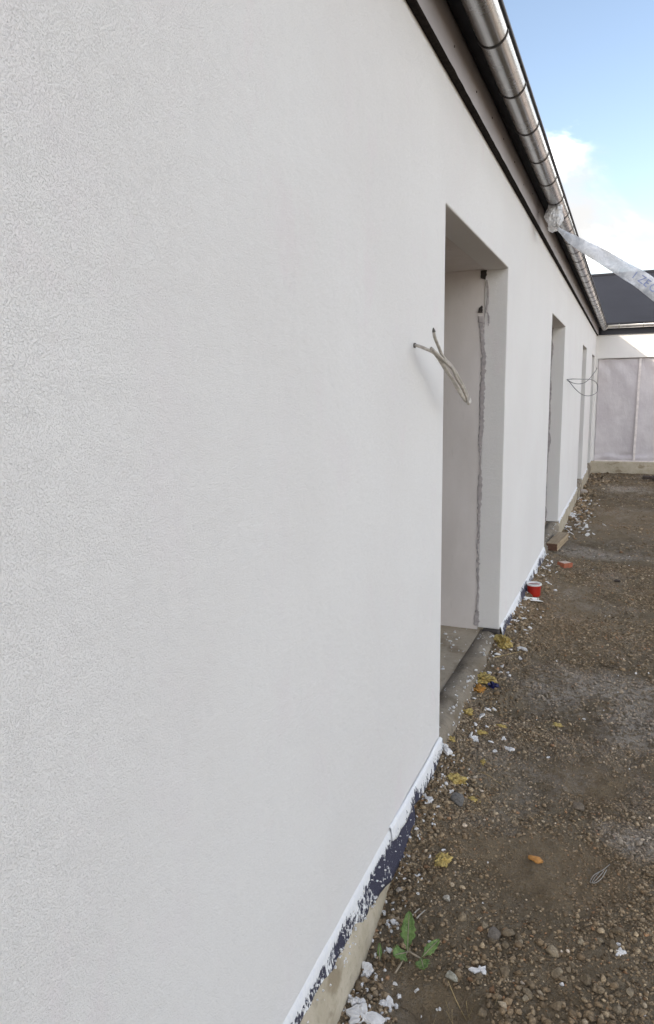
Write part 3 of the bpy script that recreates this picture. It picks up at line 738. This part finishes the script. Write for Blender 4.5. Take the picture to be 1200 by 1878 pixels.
def bake(pos, size, tv, tf, jit, flat=(.62, .95)):
    n = len(pos); k = len(tv)
    base = np.repeat(tv[None], n, 0)*(1+np.clip(rng.normal(0, jit*2.6, (n, k, 1)), -.45, .5))
    sc = np.stack([np.ones(n), rng.uniform(.5, 1, n), rng.uniform(.45, .95, n)], 1)[:, None, :]
    base = base*sc
    V = np.einsum('nij,nkj->nki', rotm(n), base)*size[:, None, None]*.92
    V[:, :, 2] *= .7
    V = V+pos[:, None, :]
    Fc = (tf[None]+(np.arange(n)*k)[:, None, None]).reshape(-1, tf.shape[1])
    c = pal[rng.choice(len(pal), n, p=pw)]*rng.uniform(.70, 1.9, (n, 1))*np.array([[1.06, .99, .92]])
    pm = blobs(_pale, pos[:, 0], pos[:, 1], 201)[:, None]*.5; c = c*(1-pm)+pm*np.array([[.40, .355, .31]])*rng.uniform(.7, 1.2, (n, 1))
    cm = blobs(_clay, pos[:, 0], pos[:, 1], 231)[:, None]*.45; c = c*(1-cm)+cm*np.array([[.24, .165, .10]])*rng.uniform(.7, 1.2, (n, 1))
    return V.reshape(-1, 3), Fc, np.repeat(c, k, 0)
def scatter(n, x0, x1, y0, y1, smin, smax, power, thr):
    x = rng.uniform(x0, x1, n*2); y = rng.uniform(y0, y1, n*2)
    dn = fbm(x*2.2, y*2.2, 3, 61)+.25*np.exp(-x/.15)
    dn = dn-.30*blobs(_clay, x, y, 231)-.06*blobs(_pale, x, y, 201)
    keep = rng.uniform(-.55, .55, n*2)+dn > thr; x, y = x[keep][:n], y[keep][:n]
    hol = ((x-HX)/.15)**2+((y-HY)/.085)**2 > rng.uniform(.75, 1.3, len(x)); x, y = x[hol], y[hol]
    s = smin+(smax-smin)*rng.random(len(x))**power
    return np.stack([x, y, ground_z(x, y)+s*rng.uniform(-.15, .45, len(x))], 1), s
V, Fs, C, off = [], [], [], 0
def add(pos, s, tv, tf, jit):
    global off
    a, b, c = bake(pos, s, tv, tf, jit); V.append(a); Fs.append(b+off); C.append(c); off += len(a)
tv0 = iv; tf0 = ifc
for a in [(14000, -.02, 1.25, 1.15, 3.3, .002, .0045, 1.5, -.25), (26000, -.02, 1.25, 1.15, 3.3, .0038, .0085, 2.0, -.18), (1500, -.02, 1.25, 1.15, 3.3, .008, .014, 2.0, -.05), (200, 0, 1.25, 1.15, 2.6, .012, .019, 2., .05),
          (24000, -.02, 1.35, 3.2, 7, .0045, .0105, 2.0, -.15), (3000, 0, 1.35, 3.2, 7, .008, .015, 2.0, 0), (350, 0, 1.35, 3.2, 7, .012, .022, 2.2, .05), (9000, 0, 1.6, 7, 15.85, .006, .016, 2., .05), (700, 0, 1.6, 7, 15.85, .014, .03, 2.2, .1),
          (6000, 1.25, 4, .2, 8, .006, .016, 2., 0), (1500, 1.6, 4, 8, 15.8, .01, .025, 2., 0)]:
    p_, s_ = scatter(*a); add(p_, s_, tv0, tf0, .10)
# denser coarse stones at the near right and along the wall foot
def gauss(n, cx, cy, sx, sy, smin, smax):
    x = np.abs(rng.normal(cx, sx, n)) if cx < .1 else rng.normal(cx, sx, n); y = rng.normal(cy, sy, n); hol = ((x-HX)/.15)**2+((y-HY)/.085)**2 > 1; x, y = x[hol], y[hol]; n = len(x); s = smin+(smax-smin)*rng.random(n)**1.8
    return np.stack([x, y, ground_z(x, y)+s*.35], 1), s
for a in [(420, .62, 1.62, .16, .09, .008, .018), (160, .25, 1.62, .07, .06, .007, .015), (220, .06, 1.9, .04, .2, .006, .014), (500, .05, 5.2, .06, .6, .007, .022), (500, .05, 2.6, .09, .25, .005, .014), (250, .08, 11, .10, 1.2, .015, .05), (300, .12, 14.6, .25, .7, .02, .05)]:
    p_, s_ = gauss(*a); add(p_, s_, tv0, tf0, .10)
tag(mesh_np('gravel', np.concatenate(V), np.concatenate(Fs), M_STONE, col=np.concatenate(C)), 'loose brown gravel strewn over the damp soil', 'gravel', kind='stuff')

def stone(px, py, size, c, seed, label, flat=(1, .8, .6), lift=.35, group=None, cat='stone'):
    p = G(px, py); v, f = lump(seed, 3, .35, 1.3, flat, .06, 4.5, 9)
    v = v*size; o = mesh_np('stone', v, f, M_STONE, col=np.repeat(np.array([c]), len(v), 0)); o.location = (p.x, p.y, p.z+size*flat[2]*lift); o.rotation_euler = (0, 0, seed*1.3)
    return tag(o, label, cat, group)
stone(840, 1478, .040, (.13, .125, .12), 1, 'knobbly dark grey mortar lump below the first doorway corner', (1, .85, .55))
stone(820, 1655, .016, (.36, .34, .30), 2, 'pale stone just right of the green weed')
stone(733, 1635, .013, (.30, .27, .24), 3, 'pale grey pebble close under the dark membrane flap')
stone(1060, 1486, .030, (.15, .12, .09), 4, 'broad flat brown stone at right middle of gravel', (1, .8, .4))
stone(905, 1720, .027, (.14, .12, .10), 6, 'squat brown stone right of the weed, flush in soil', (1, .8, .45))
stone(830, 1796, .021, (.32, .31, .26), 7, 'greenish grey stone at the rim of the near hollow', (1, .8, .6))
stone(1065, 908, .10, (.40, .35, .31), 8, 'large pale dusty lump lying against the far plinth', (.9, 1.1, .7), .5)
# the biggest of the loose stones
for i in range(30):
    px, py = random.uniform(880, 1195), random.uniform(1700, 1870)
    c = pal[int(rng.choice(len(pal), p=pw))]*random.uniform(1.0, 1.6)
    stone(px, py, random.uniform(.011, .021), c, 20+i, 'brown stone among the coarse gravel in the near right corner', (1, random.uniform(.7, .95), random.uniform(.5, .75)), .45, 'coarse stones in the near right corner')

# ------------------------------------------------------------------ plaster splashes
def flake_vf(rad, seed, thick=.006, n=26, asp=1., rag=.55):
    rs = np.random.default_rng(seed); ph = rs.uniform(0, 6.28, 6); v = []; f = []
    rr = []
    for k in range(n):
        a = 2*math.pi*k/n
        rr.append(rad*(1+rag*(.5*math.sin(2*a+ph[0])+.35*math.sin(3*a+ph[1])+.3*math.sin(5*a+ph[2])+.2*math.sin(8*a+ph[3])*1)))
    for ring, (s, h) in enumerate(((1, -.003), (.97, thick*.6), (.6, thick), (.25, thick*.8))):
        for k in range(n):
            a = 2*math.pi*k/n; hh = h+(rs.normal(0, thick*.22) if ring else 0)
            v.append((rr[k]*s*math.cos(a)*asp, rr[k]*s*math.sin(a), hh))
    for ring in range(3):
        for k in range(n): f.append((ring*n+k, ring*n+(k+1) % n, (ring+1)*n+(k+1) % n, (ring+1)*n+k))
    f.append(tuple(range(3*n, 4*n)))
    return v, f
def flake(px, py, rad, seed, label, asp=1., tilt=(0, 0), thick=.006, rag=.55, rz=0., lift=.003):
    p = G(px, py); o = mesh('plaster_splash', *flake_vf(rad, seed, thick, 26, asp, rag), M_SPLAT, None, False)
    o.location = (p.x, p.y, p.z+lift); o.rotation_euler = (tilt[0], tilt[1], rz)
    return tag(o, label, 'plaster splash')
flake(674, 1776, .020, 1, 'rounded white plaster flake by the near plinth, below the membrane', .9, (.5, .1), .005, .3, 0, .008)
flake(668, 1866, .034, 2, 'largest white plaster splash at the bottom edge beside the plinth', 1.2, (.1, 0), .006, .6)
flake(655, 1838, .013, 3, 'small white plaster crumb patch above the largest splash', 1.3)
flake(710, 1838, .014, 4, 'angular white plaster chip near the rooty hollow', 1.4, (.2, .1))
flake(690, 1793, .009, 5, 'narrow white plaster chip right of the rounded flake', .7, (.3, 0), rz=.6)
flake(780, 1475, .030, 6, 'ragged white plaster splash below the overlapped membrane strip', .7, (.1, -.2), .006, .7, .3)
flake(815, 1381, .034, 7, 'white plaster splash at the foot of first doorway corner', .8, (.1, .3), .012, .55, .6)
flake(934, 1374, .014, 8, 'isolated white plaster crumb on gravel right of first doorway', 1.4)
flake(908, 1378, .009, 9, 'tiny white plaster crumb pair member left of isolated crumb', 1.2)
flake(1137, 1767, .012, 10, 'bright white plaster chip alone at the near right', 1.1, (.3, .2))
flake(880, 1786, .016, 11, 'thin crumbly white plaster smear near centre bottom gravel', 1.0, (0, 0), .003, .9)
flake(905, 1172, .05, 12, 'white plaster splash against the torn corner of first doorway', .6, (0, .5), .014, .6, .2)
flake(955, 1193, .045, 13, 'elongated white plaster smear beyond the first doorway', .5, (0, 0), .006, .6, .9)
flake(1062, 917, .06, 14, 'far white plaster slab below the pale dusty lump', 1.5, (0, 0), .02, .5)
flake(1045, 950, .10, 15, 'spread of whitish plaster waste beside yellow wool at second doorway', 1.0, (0, 0), .02, .9)
# crumbs nobody could count
V, Fs, off = [], [], 0
def crumb(p, rad, seed, asp=1., rot=None, thick=.004):
    global off
    v, f = flake_vf(rad, seed, thick, 8, asp, .5); v = np.array(v)
    if rot is not None: v = v @ np.array(rot.to_matrix()).T
    V.append(v+np.array(p)); Fs.extend([tuple(i+off for i in q) for q in f]); off += len(v)
from mathutils import Euler
for i in range(420):
    k = random.random()
    if k < .30: x, y, s = abs(random.gauss(0, .07))+.015, random.uniform(1.3, 2.8), random.uniform(.002, .007)
    elif k < .55: x, y, s = abs(random.gauss(0, .08))+.012, random.uniform(3., 6.9), random.uniform(.004, .016)
    elif k < .80: x, y, s = abs(random.gauss(0, .16))+.01, random.uniform(8.2, 11.8), random.uniform(.008, .03)
    elif k < .88: x, y, s = abs(random.gauss(0, .1))+.03, random.uniform(1.42, 1.68), random.uniform(.002, .008)
    else: x, y, s = random.uniform(0, 1.2), random.uniform(1.4, 9), random.uniform(.002, .006)
    crumb((x, y, float(ground_z(x, y))+s*.4), s, i, random.uniform(.5, 1.6), Euler((random.gauss(0, .4), random.gauss(0, .4), random.uniform(0, 6))))
for i in range(240):          # drops on the thresholds and slabs
    a, b = OPEN[0] if random.random() < .8 else OPEN[1]; y = random.uniform(a+.05, b-.05); q = random.random()
    s = random.uniform(.002, .007)*(1.6 if random.random() < .12 else 1)
    if q < .35: crumb((.009, y, random.uniform(.07, .115)), s, i, random.uniform(.4, .7), Euler((0, math.pi/2-.2, 0)), .002)
    elif q < .75: crumb((random.uniform(-.10, -.005), y, .1395), s, i, random.uniform(.6, 1.8), Euler((0, .15, random.uniform(-.6, .6))), .004)
    else: crumb((random.uniform(-.42, -.16), y, .1355), s*1.0, i, random.uniform(.8, 1.8), Euler((0, 0, random.uniform(-.6, .6))), .004)
for i in range(150):
    y = random.choice([random.uniform(1.25, 2.0), random.uniform(1.25, 2.3), random.uniform(4.3, 6.7)]); z = random.uniform(.03, .13) if y < 2.0 else (random.uniform(.0, .12) if y < 3 else random.uniform(.08, .14))
    s = random.uniform(.0015, .0045)*(1 if y < 3 else 2)
    crumb((.0075+.016*(ZB-z)/.12*.7, y, z), s, i+900, random.uniform(.5, 1.0), Euler((random.uniform(-.4, .4), math.pi/2-.1, 0)), .003)
tag(mesh('plaster_crumbs', np.concatenate(V), Fs, M_SPLAT), 'white plaster crumbs and drops strewn along the wall foot', 'plaster crumbs', kind='stuff')

# ------------------------------------------------------------------ mineral wool tufts
def tuft(px, py, size, seed, label, mat=M_WOOL, flat=(1, .8, .45), lift=.3, rz=0.):
    p = G(px, py); v, f = lump(seed, 4, .75, 1.5, flat, .55, 4.2)
    v = v*size
    o = mesh('wool_tuft', v, f, mat, None, False); o.location = (p.x, p.y, p.z+size*flat[2]*lift); o.rotation_euler = (0, 0, rz)
    tag(o, label, 'wool tuft')
    rs = random.Random(seed); sv = []; sf = []
    for i in range(26):
        a = rs.uniform(0, 6.28); q = size*rs.uniform(.4, .9); b = size*rs.uniform(.3, .7)
        P0 = (q*math.cos(a)*flat[0], q*math.sin(a)*flat[1], rs.uniform(0, .4)*size*flat[2]); a2 = a+rs.uniform(-1, 1)
        P2 = (P0[0]+b*math.cos(a2), P0[1]+b*math.sin(a2), max(-size*flat[2]*lift*.8, P0[2]+rs.uniform(-.3, .25)*size)); P1 = tuple((m_+n_)/2+rs.uniform(-.1, .1)*size for m_, n_ in zip(P0, P2))
        vv, ff = tube_vf([P0, P1, P2], size*.022, 4, 3); k = len(sv); sv += vv; sf += [tuple(j+k for j in t_) for t_ in ff]
    s = mesh('fibre_strands', sv, sf, mat, o); s['kind'] = 'stuff'
    return o
tuft(812, 1585, .030, 1, 'mustard yellow wool tuft alone on gravel above the weed', M_WOOL, (.75, 1.1, .4))
tuft(836, 1437, .032, 2, 'large olive yellow wool tuft beside the first doorway corner', M_WOOL, (1.2, .8, .5))
tuft(868, 1473, .021, 3, 'small yellow wool tuft right of the dark mortar lump', M_WOOL, (1.2, .7, .4))
tuft(886, 1402, .018, 4, 'slim yellow wool wisp with a straw end', M_WOOL, (.6, 1.2, .4))
tuft(886, 1250, .050, 5, 'bright yellow orange wool tuft by the first threshold', M_WOOL, (1.1, .9, .5))
tuft(878, 1272, .032, 6, 'orange wool scrap touching the first threshold', M_WOOL2, (.8, 1, .5))
tuft(922, 1186, .050, 7, 'round mossy yellow wool ball near the torn corner', M_WOOL, (1, 1, .7), .5)
tuft(1019, 972, .085, 8, 'yellow wool bunch at the near end of far plinth', M_WOOL, (.9, .8, .6), .5)
tuft(856, 1310, .026, 9, 'yellow wool scrap low against the threshold lip', M_WOOL, (1, .8, .4))
tuft(918, 1336, .022, 10, 'faint yellow wool shred on gravel beyond the threshold', M_WOOL, (1.4, .6, .25))
tuft(1020, 1330, .020, 11, 'faint yellow wool shred in the middle of the path', M_WOOL, (1.4, .8, .22))
tuft(880, 1345, .020, 12, 'olive wool shred below the threshold end', M_WOOL, (1.3, .7, .3))
tuft(826, 1362, .020, 13, 'olive wool tuft directly right of doorway corner', M_WOOL, (1, .8, .5))

# ------------------------------------------------------------------ blue film scrap
p = G(906, 1268); v = []; f = []
for j in range(7):
    for i in range(7):
        a, b = i/6-.5, j/6-.5
        v.append((a*.075+.012*math.sin(b*9), b*.075+.01*math.sin(a*11), .022+.016*math.sin(a*8+b*5)+.012*math.cos(b*13)))
for j in range(6):
    for i in range(6): q = j*7+i; f.append((q, q+1, q+8, q+7))
o = mesh('blue_film_scrap', v, f, M_BLUE); o.location = (p.x, p.y, p.z); o.scale = (.7, .6, .6); mdf = o.modifiers.new('s', 'SOLIDIFY'); mdf.thickness = .0012
tag(o, 'crumpled dark blue film scrap beside the orange wool', 'film scrap')

# ------------------------------------------------------------------ red pot, white profiles, timber, brick
p = G(978, 1092); pot = empty('red_pot', (p.x+.005, p.y, p.z)); tag(pot, 'small red pot with white rim standing at the wall foot', 'pot')
def lathe(name, prof, mat, parent, n=28):
    v = []; f = []
    for (r_, z_) in prof:
        for k in range(n): a = 2*math.pi*k/n; v.append((r_*math.cos(a), r_*math.sin(a), z_))
    for j in range(len(prof)-1):
        for k in range(n): f.append((j*n+k, j*n+(k+1) % n, (j+1)*n+(k+1) % n, (j+1)*n+k))
    f.append(tuple(range(n))[::-1]); f.append(tuple(range((len(prof)-1)*n, len(prof)*n)))
    return mesh(name, v, f, mat, parent, True)
k = .92
lathe('pot_body', [(.050*k, 0), (.052*k, .004), (.0565*k, .085), (.0565*k, .086)], M_RED, pot)
lathe('pot_rim', [(.0575*k, .084), (.061*k, .086), (.0615*k, .095), (.058*k, .099), (.053*k, .097), (.0525*k, .078)], M_WHITEPL, pot)
lathe('pot_filling', [(.0523*k, .079), (.05*k, .084), (.03*k, .087), (.01*k, .088)], M_GREYFILL, pot)
def profile_piece(px0, py0, px1, py1, wd, h, label):
    a, b = G(px0, py0), G(px1, py1); dv = b-a; o = empty('white_profile', a); tag(o, label, 'plastic profile')
    ln = dv.length; g = .0035
    o.rotation_euler = (0, -math.atan2(dv.z, math.hypot(dv.x, dv.y)), math.atan2(dv.y, dv.x))
    box('profile_base', (0, ln, -wd/2, wd/2, .004, .004+g), M_WHITEPL, o, .001)
    box('profile_flange', (.002, ln-.002, wd/2-g, wd/2-.0005, .004+g+.0005, h), M_WHITEPL, o, .001)
    return o
profile_piece(958, 1099, 992, 1103, .045, .022, 'short white plastic profile lying in front of the red pot')
p = G(1011, 1003); a, b = G(1006, 1012), G(1026, 984); dv = b-a
tim = empty('timber_offcut', a); tim.rotation_euler = (0, 0, math.atan2(dv.y, dv.x)-math.pi/2-.10); tag(tim, 'sawn timber offcut lying in front of the second doorway', 'timber')
tl = .62
o = box('beam', (-.055, .055, .0, tl, .0, .075), M_WOOD, tim, .004); box('end_grain', (-.051, .051, -.003, -.0005, .004, .071), M_WOODEND, tim)
tim.location = (a.x+.03, a.y, a.z+.004)
p = G(1036, 1042); br = empty('brick_piece', p); br.rotation_euler = (.05, .03, .9); tag(br, 'broken red brick piece lying past the red pot', 'brick')
v, f = box_vf(-.06, .05, -.045, .04, 0, .048); v[6] = (.035, .03, .044); v[2] = (.03, .03, 0)
add_bevel(mesh('brick_body', v, f, M_BRICK, br), .004); box('mortar_face', (-.056, .03, -.041, .026, .0485, .0515), M_BRICKTOP, br, .001)
p = G(1190, 884); dk = empty('dark_plank', p); dk.rotation_euler = (0, .04, -.12); tag(dk, 'dark wet plank on mud before the far wing', 'plank')
box('plank_board', (-.11, .9, -.10, .10, .03, .085), M_DARKWOOD, dk, .004); box('plank_support', (.25, .33, -.08, .08, -.03, .0295), M_DARKWOOD, dk, .003)
p = G(1132, 1070); v, f = lump(77, 2, .35, 1.4, (.028, .02, .014)); o = mesh('dark_clod', v, f, M_DARKWOOD); o.location = (p.x, p.y, p.z+.008); tag(o, 'small dark brown clod alone on the mid path', 'clod')
# splintered board beside the timber
p = G(1022, 985); o = mesh('wood_splinter', *box_vf(-.012, .012, -.09, .09, 0, .012), M_WOOD); add_bevel(o, .002); o.location = (p.x+.06, p.y-.1, p.z+.012); o.rotation_euler = (.1, .2, -.25); tag(o, 'thin pale wood splinter beside the timber offcut end', 'splinter')

# ------------------------------------------------------------------ weed
p0 = G(748, 1752); weed = empty('weed', p0); tag(weed, 'green leafy weed growing by the near plinth', 'weed')
def leaf(base, tip, wd, seed, curl, nrm):
    b, t_ = Vector(base), Vector(tip); ax = t_-b; ln = ax.length; ax.normalize(); s = ax.cross(Vector(nrm)).normalized(); n_ = s.cross(ax)
    nl, nw = 16, 9; v = []; f = []
    for j in range(nl):
        q = j/(nl-1)
        prof = (max(0, math.sin(math.pi*min(1, q**.75)))**.6)*(1+.16*math.sin(q*34+seed)+.12*math.sin(q*57+2*seed))
        prof = prof*(.25+.75*min(1, max(0, (q-.12)/.25))) if q > .01 else .08
        for i in range(nw):
            u = i/(nw-1)*2-1; hgt = .18*wd*(u*u)+curl*ln*q*q+.09*wd*math.sin(q*26+3*u+seed)*abs(u)
            v.append(tuple(b+ax*(q*ln)+s*(u*wd*prof)+n_*hgt))
    for j in range(nl-1):
        for i in range(nw-1): q = j*nw+i; f.append((q, q+1, q+nw+1, q+nw))
    o = mesh('leaf', v, f, M_LEAF, weed, True); md = o.modifiers.new('s', 'SOLIDIFY'); md.thickness = .0012
    rv, rf = tube_vf([tuple(b+n_*.001), tuple(b+ax*ln*.5+n_*(.002+curl*ln*.25)), tuple(b+ax*ln*.92+n_*(.002+curl*ln*.85))], .0016, 6, 4, lambda t: 1-.6*t)
    mesh('midrib', rv, rf, M_STEM, o, True)
leaf((.0, .0, .012), (-.018, .070, .088), .0225, 1, -.10, (0, -1, .6))
leaf((-.004, -.01, .012), (-.026, -.050, .032), .025, 2, -.1, (0, -.5, 1))
leaf((.045, -.005, .010), (.085, .038, .050), .014, 3, -.15, (0, -.8, .8))
leaf((.045, -.012, .010), (.064, -.055, .020), .021, 4, -.05, (0, -.5, 1))
leaf((-.07, -.05, .0), (-.085, -.012, .02), .007, 5, 0, (0, -.7, .7))
tube('stem', [(.045, -.01, .008), (.02, -.008, .014), (0, 0, .010), (-.004, -.03, .012), (-.006, -.055, .010), (-.012, -.085, .006)], .0028, M_STEM, weed, 6, 5)

# ------------------------------------------------------------------ chip, tie wire, twigs, roots
p = G(982, 1588); v = []; f = []
for j in range(6):
    for i in range(9):
        a, b = i/8*2-1, j/5*2-1; r_ = math.sqrt(max(0, 1-a*a*.85))
        v.append((a*.026, b*.014*r_*(1+.2*math.sin(5*a)), .006+.010*(1-b*b)*(1-.5*a*a)+.004*a))
for j in range(5):
    for i in range(8): q = j*9+i; f.append((q, q+1, q+10, q+9))
o = mesh('orange_chip', v, f, M_ORANGE, None, True); o.location = p; o.rotation_euler = (.2, .15, -.2); md = o.modifiers.new('s', 'SOLIDIFY'); md.thickness = .002
tag(o, 'curled orange leaf chip alone in the middle of the gravel', 'leaf chip')
def gpath(pts, lift=.006): return [tuple(G(a, b)+Vector((0, 0, lift+random.uniform(0, .004)))) for a, b in pts]
o = tube('tie_wire', gpath([(1118, 1597), (1108, 1606), (1098, 1612), (1088, 1618), (1082, 1627), (1088, 1630), (1098, 1622), (1106, 1613), (1101, 1611), (1090, 1621), (1086, 1631), (1094, 1632), (1104, 1624), (1112, 1612)]), .0014, M_STEELW, None, 6, 6)
tag(o, 'twisted loop of bare tie wire on the right gravel', 'tie wire')
tw = [([(868, 1800-0), (846, 1852), (838, 1876)], .0016, M_TWIG, 'bent twig crossing the near hollow'),
      ([(822, 1806), (838, 1840), (850, 1862), (856, 1878)], .0018, M_STRAW, 'pale root arching over the near hollow'),
      ([(855, 1838), (858, 1858), (862, 1878)], .0012, M_STRAW, 'short upright root in the near hollow'),
      ([(775, 1838), (778, 1856), (770, 1875)], .0014, M_TWIG, 'dark root at left rim of the near hollow'),
      ([(735, 1840), (752, 1853), (766, 1866)], .0016, M_TWIG, 'thin brown root left of the near hollow'),
      ([(876, 1419), (898, 1430), (920, 1441)], .0018, M_STRAW, 'pale straw stalk below the slim wool wisp'),
      ([(1140, 1462), (1165, 1440), (1190, 1428)], .0022, M_TWIG, 'dark twig near the right edge of gravel'),
      ([(908, 1252), (922, 1236), (936, 1220)], .0045, M_TWIG, 'dark straight twig beyond the blue film scrap'),
      ([(905, 1212), (930, 1207), (955, 1200)], .0040, M_STRAW, 'long straw stalk beyond the first threshold'),
      ([(764, 1695), (772, 1684), (780, 1676)], .0032, M_STEELW, 'grey splinter stick right of the weed leaf'),
      ([(757, 1690), (764, 1680), (770, 1671)], .0030, M_STEELW, 'shorter grey splinter stick next to the weed leaf'),
      ([(1095, 1525), (1112, 1512), (1128, 1508)], .0012, M_STRAW, 'fine straw on gravel under the right twig')]
for pts, r_, mt, lb in tw:
    o = tube('twig', gpath(pts, r_*1.5), r_, mt, None, 6, 5, lambda t: 1-.4*t); tag(o, lb, 'twig')
for i in range(14):
    px, py = random.uniform(770, 930), random.uniform(1815, 1868); dx, dy = random.uniform(-28, 28), random.uniform(12, 40)
    o = tube('root_fibre', gpath([(px, py), (px+dx*.4+random.uniform(-6, 6), py+dy*.5), (px+dx, py+dy)], .004), random.uniform(.0006, .0011), M_STRAW if i % 2 else M_TWIG, None, 5, 5, lambda t: 1-.5*t)
    tag(o, 'fine root fibre in the clay hollow at the bottom edge', 'root fibre', 'root fibres in the near hollow')
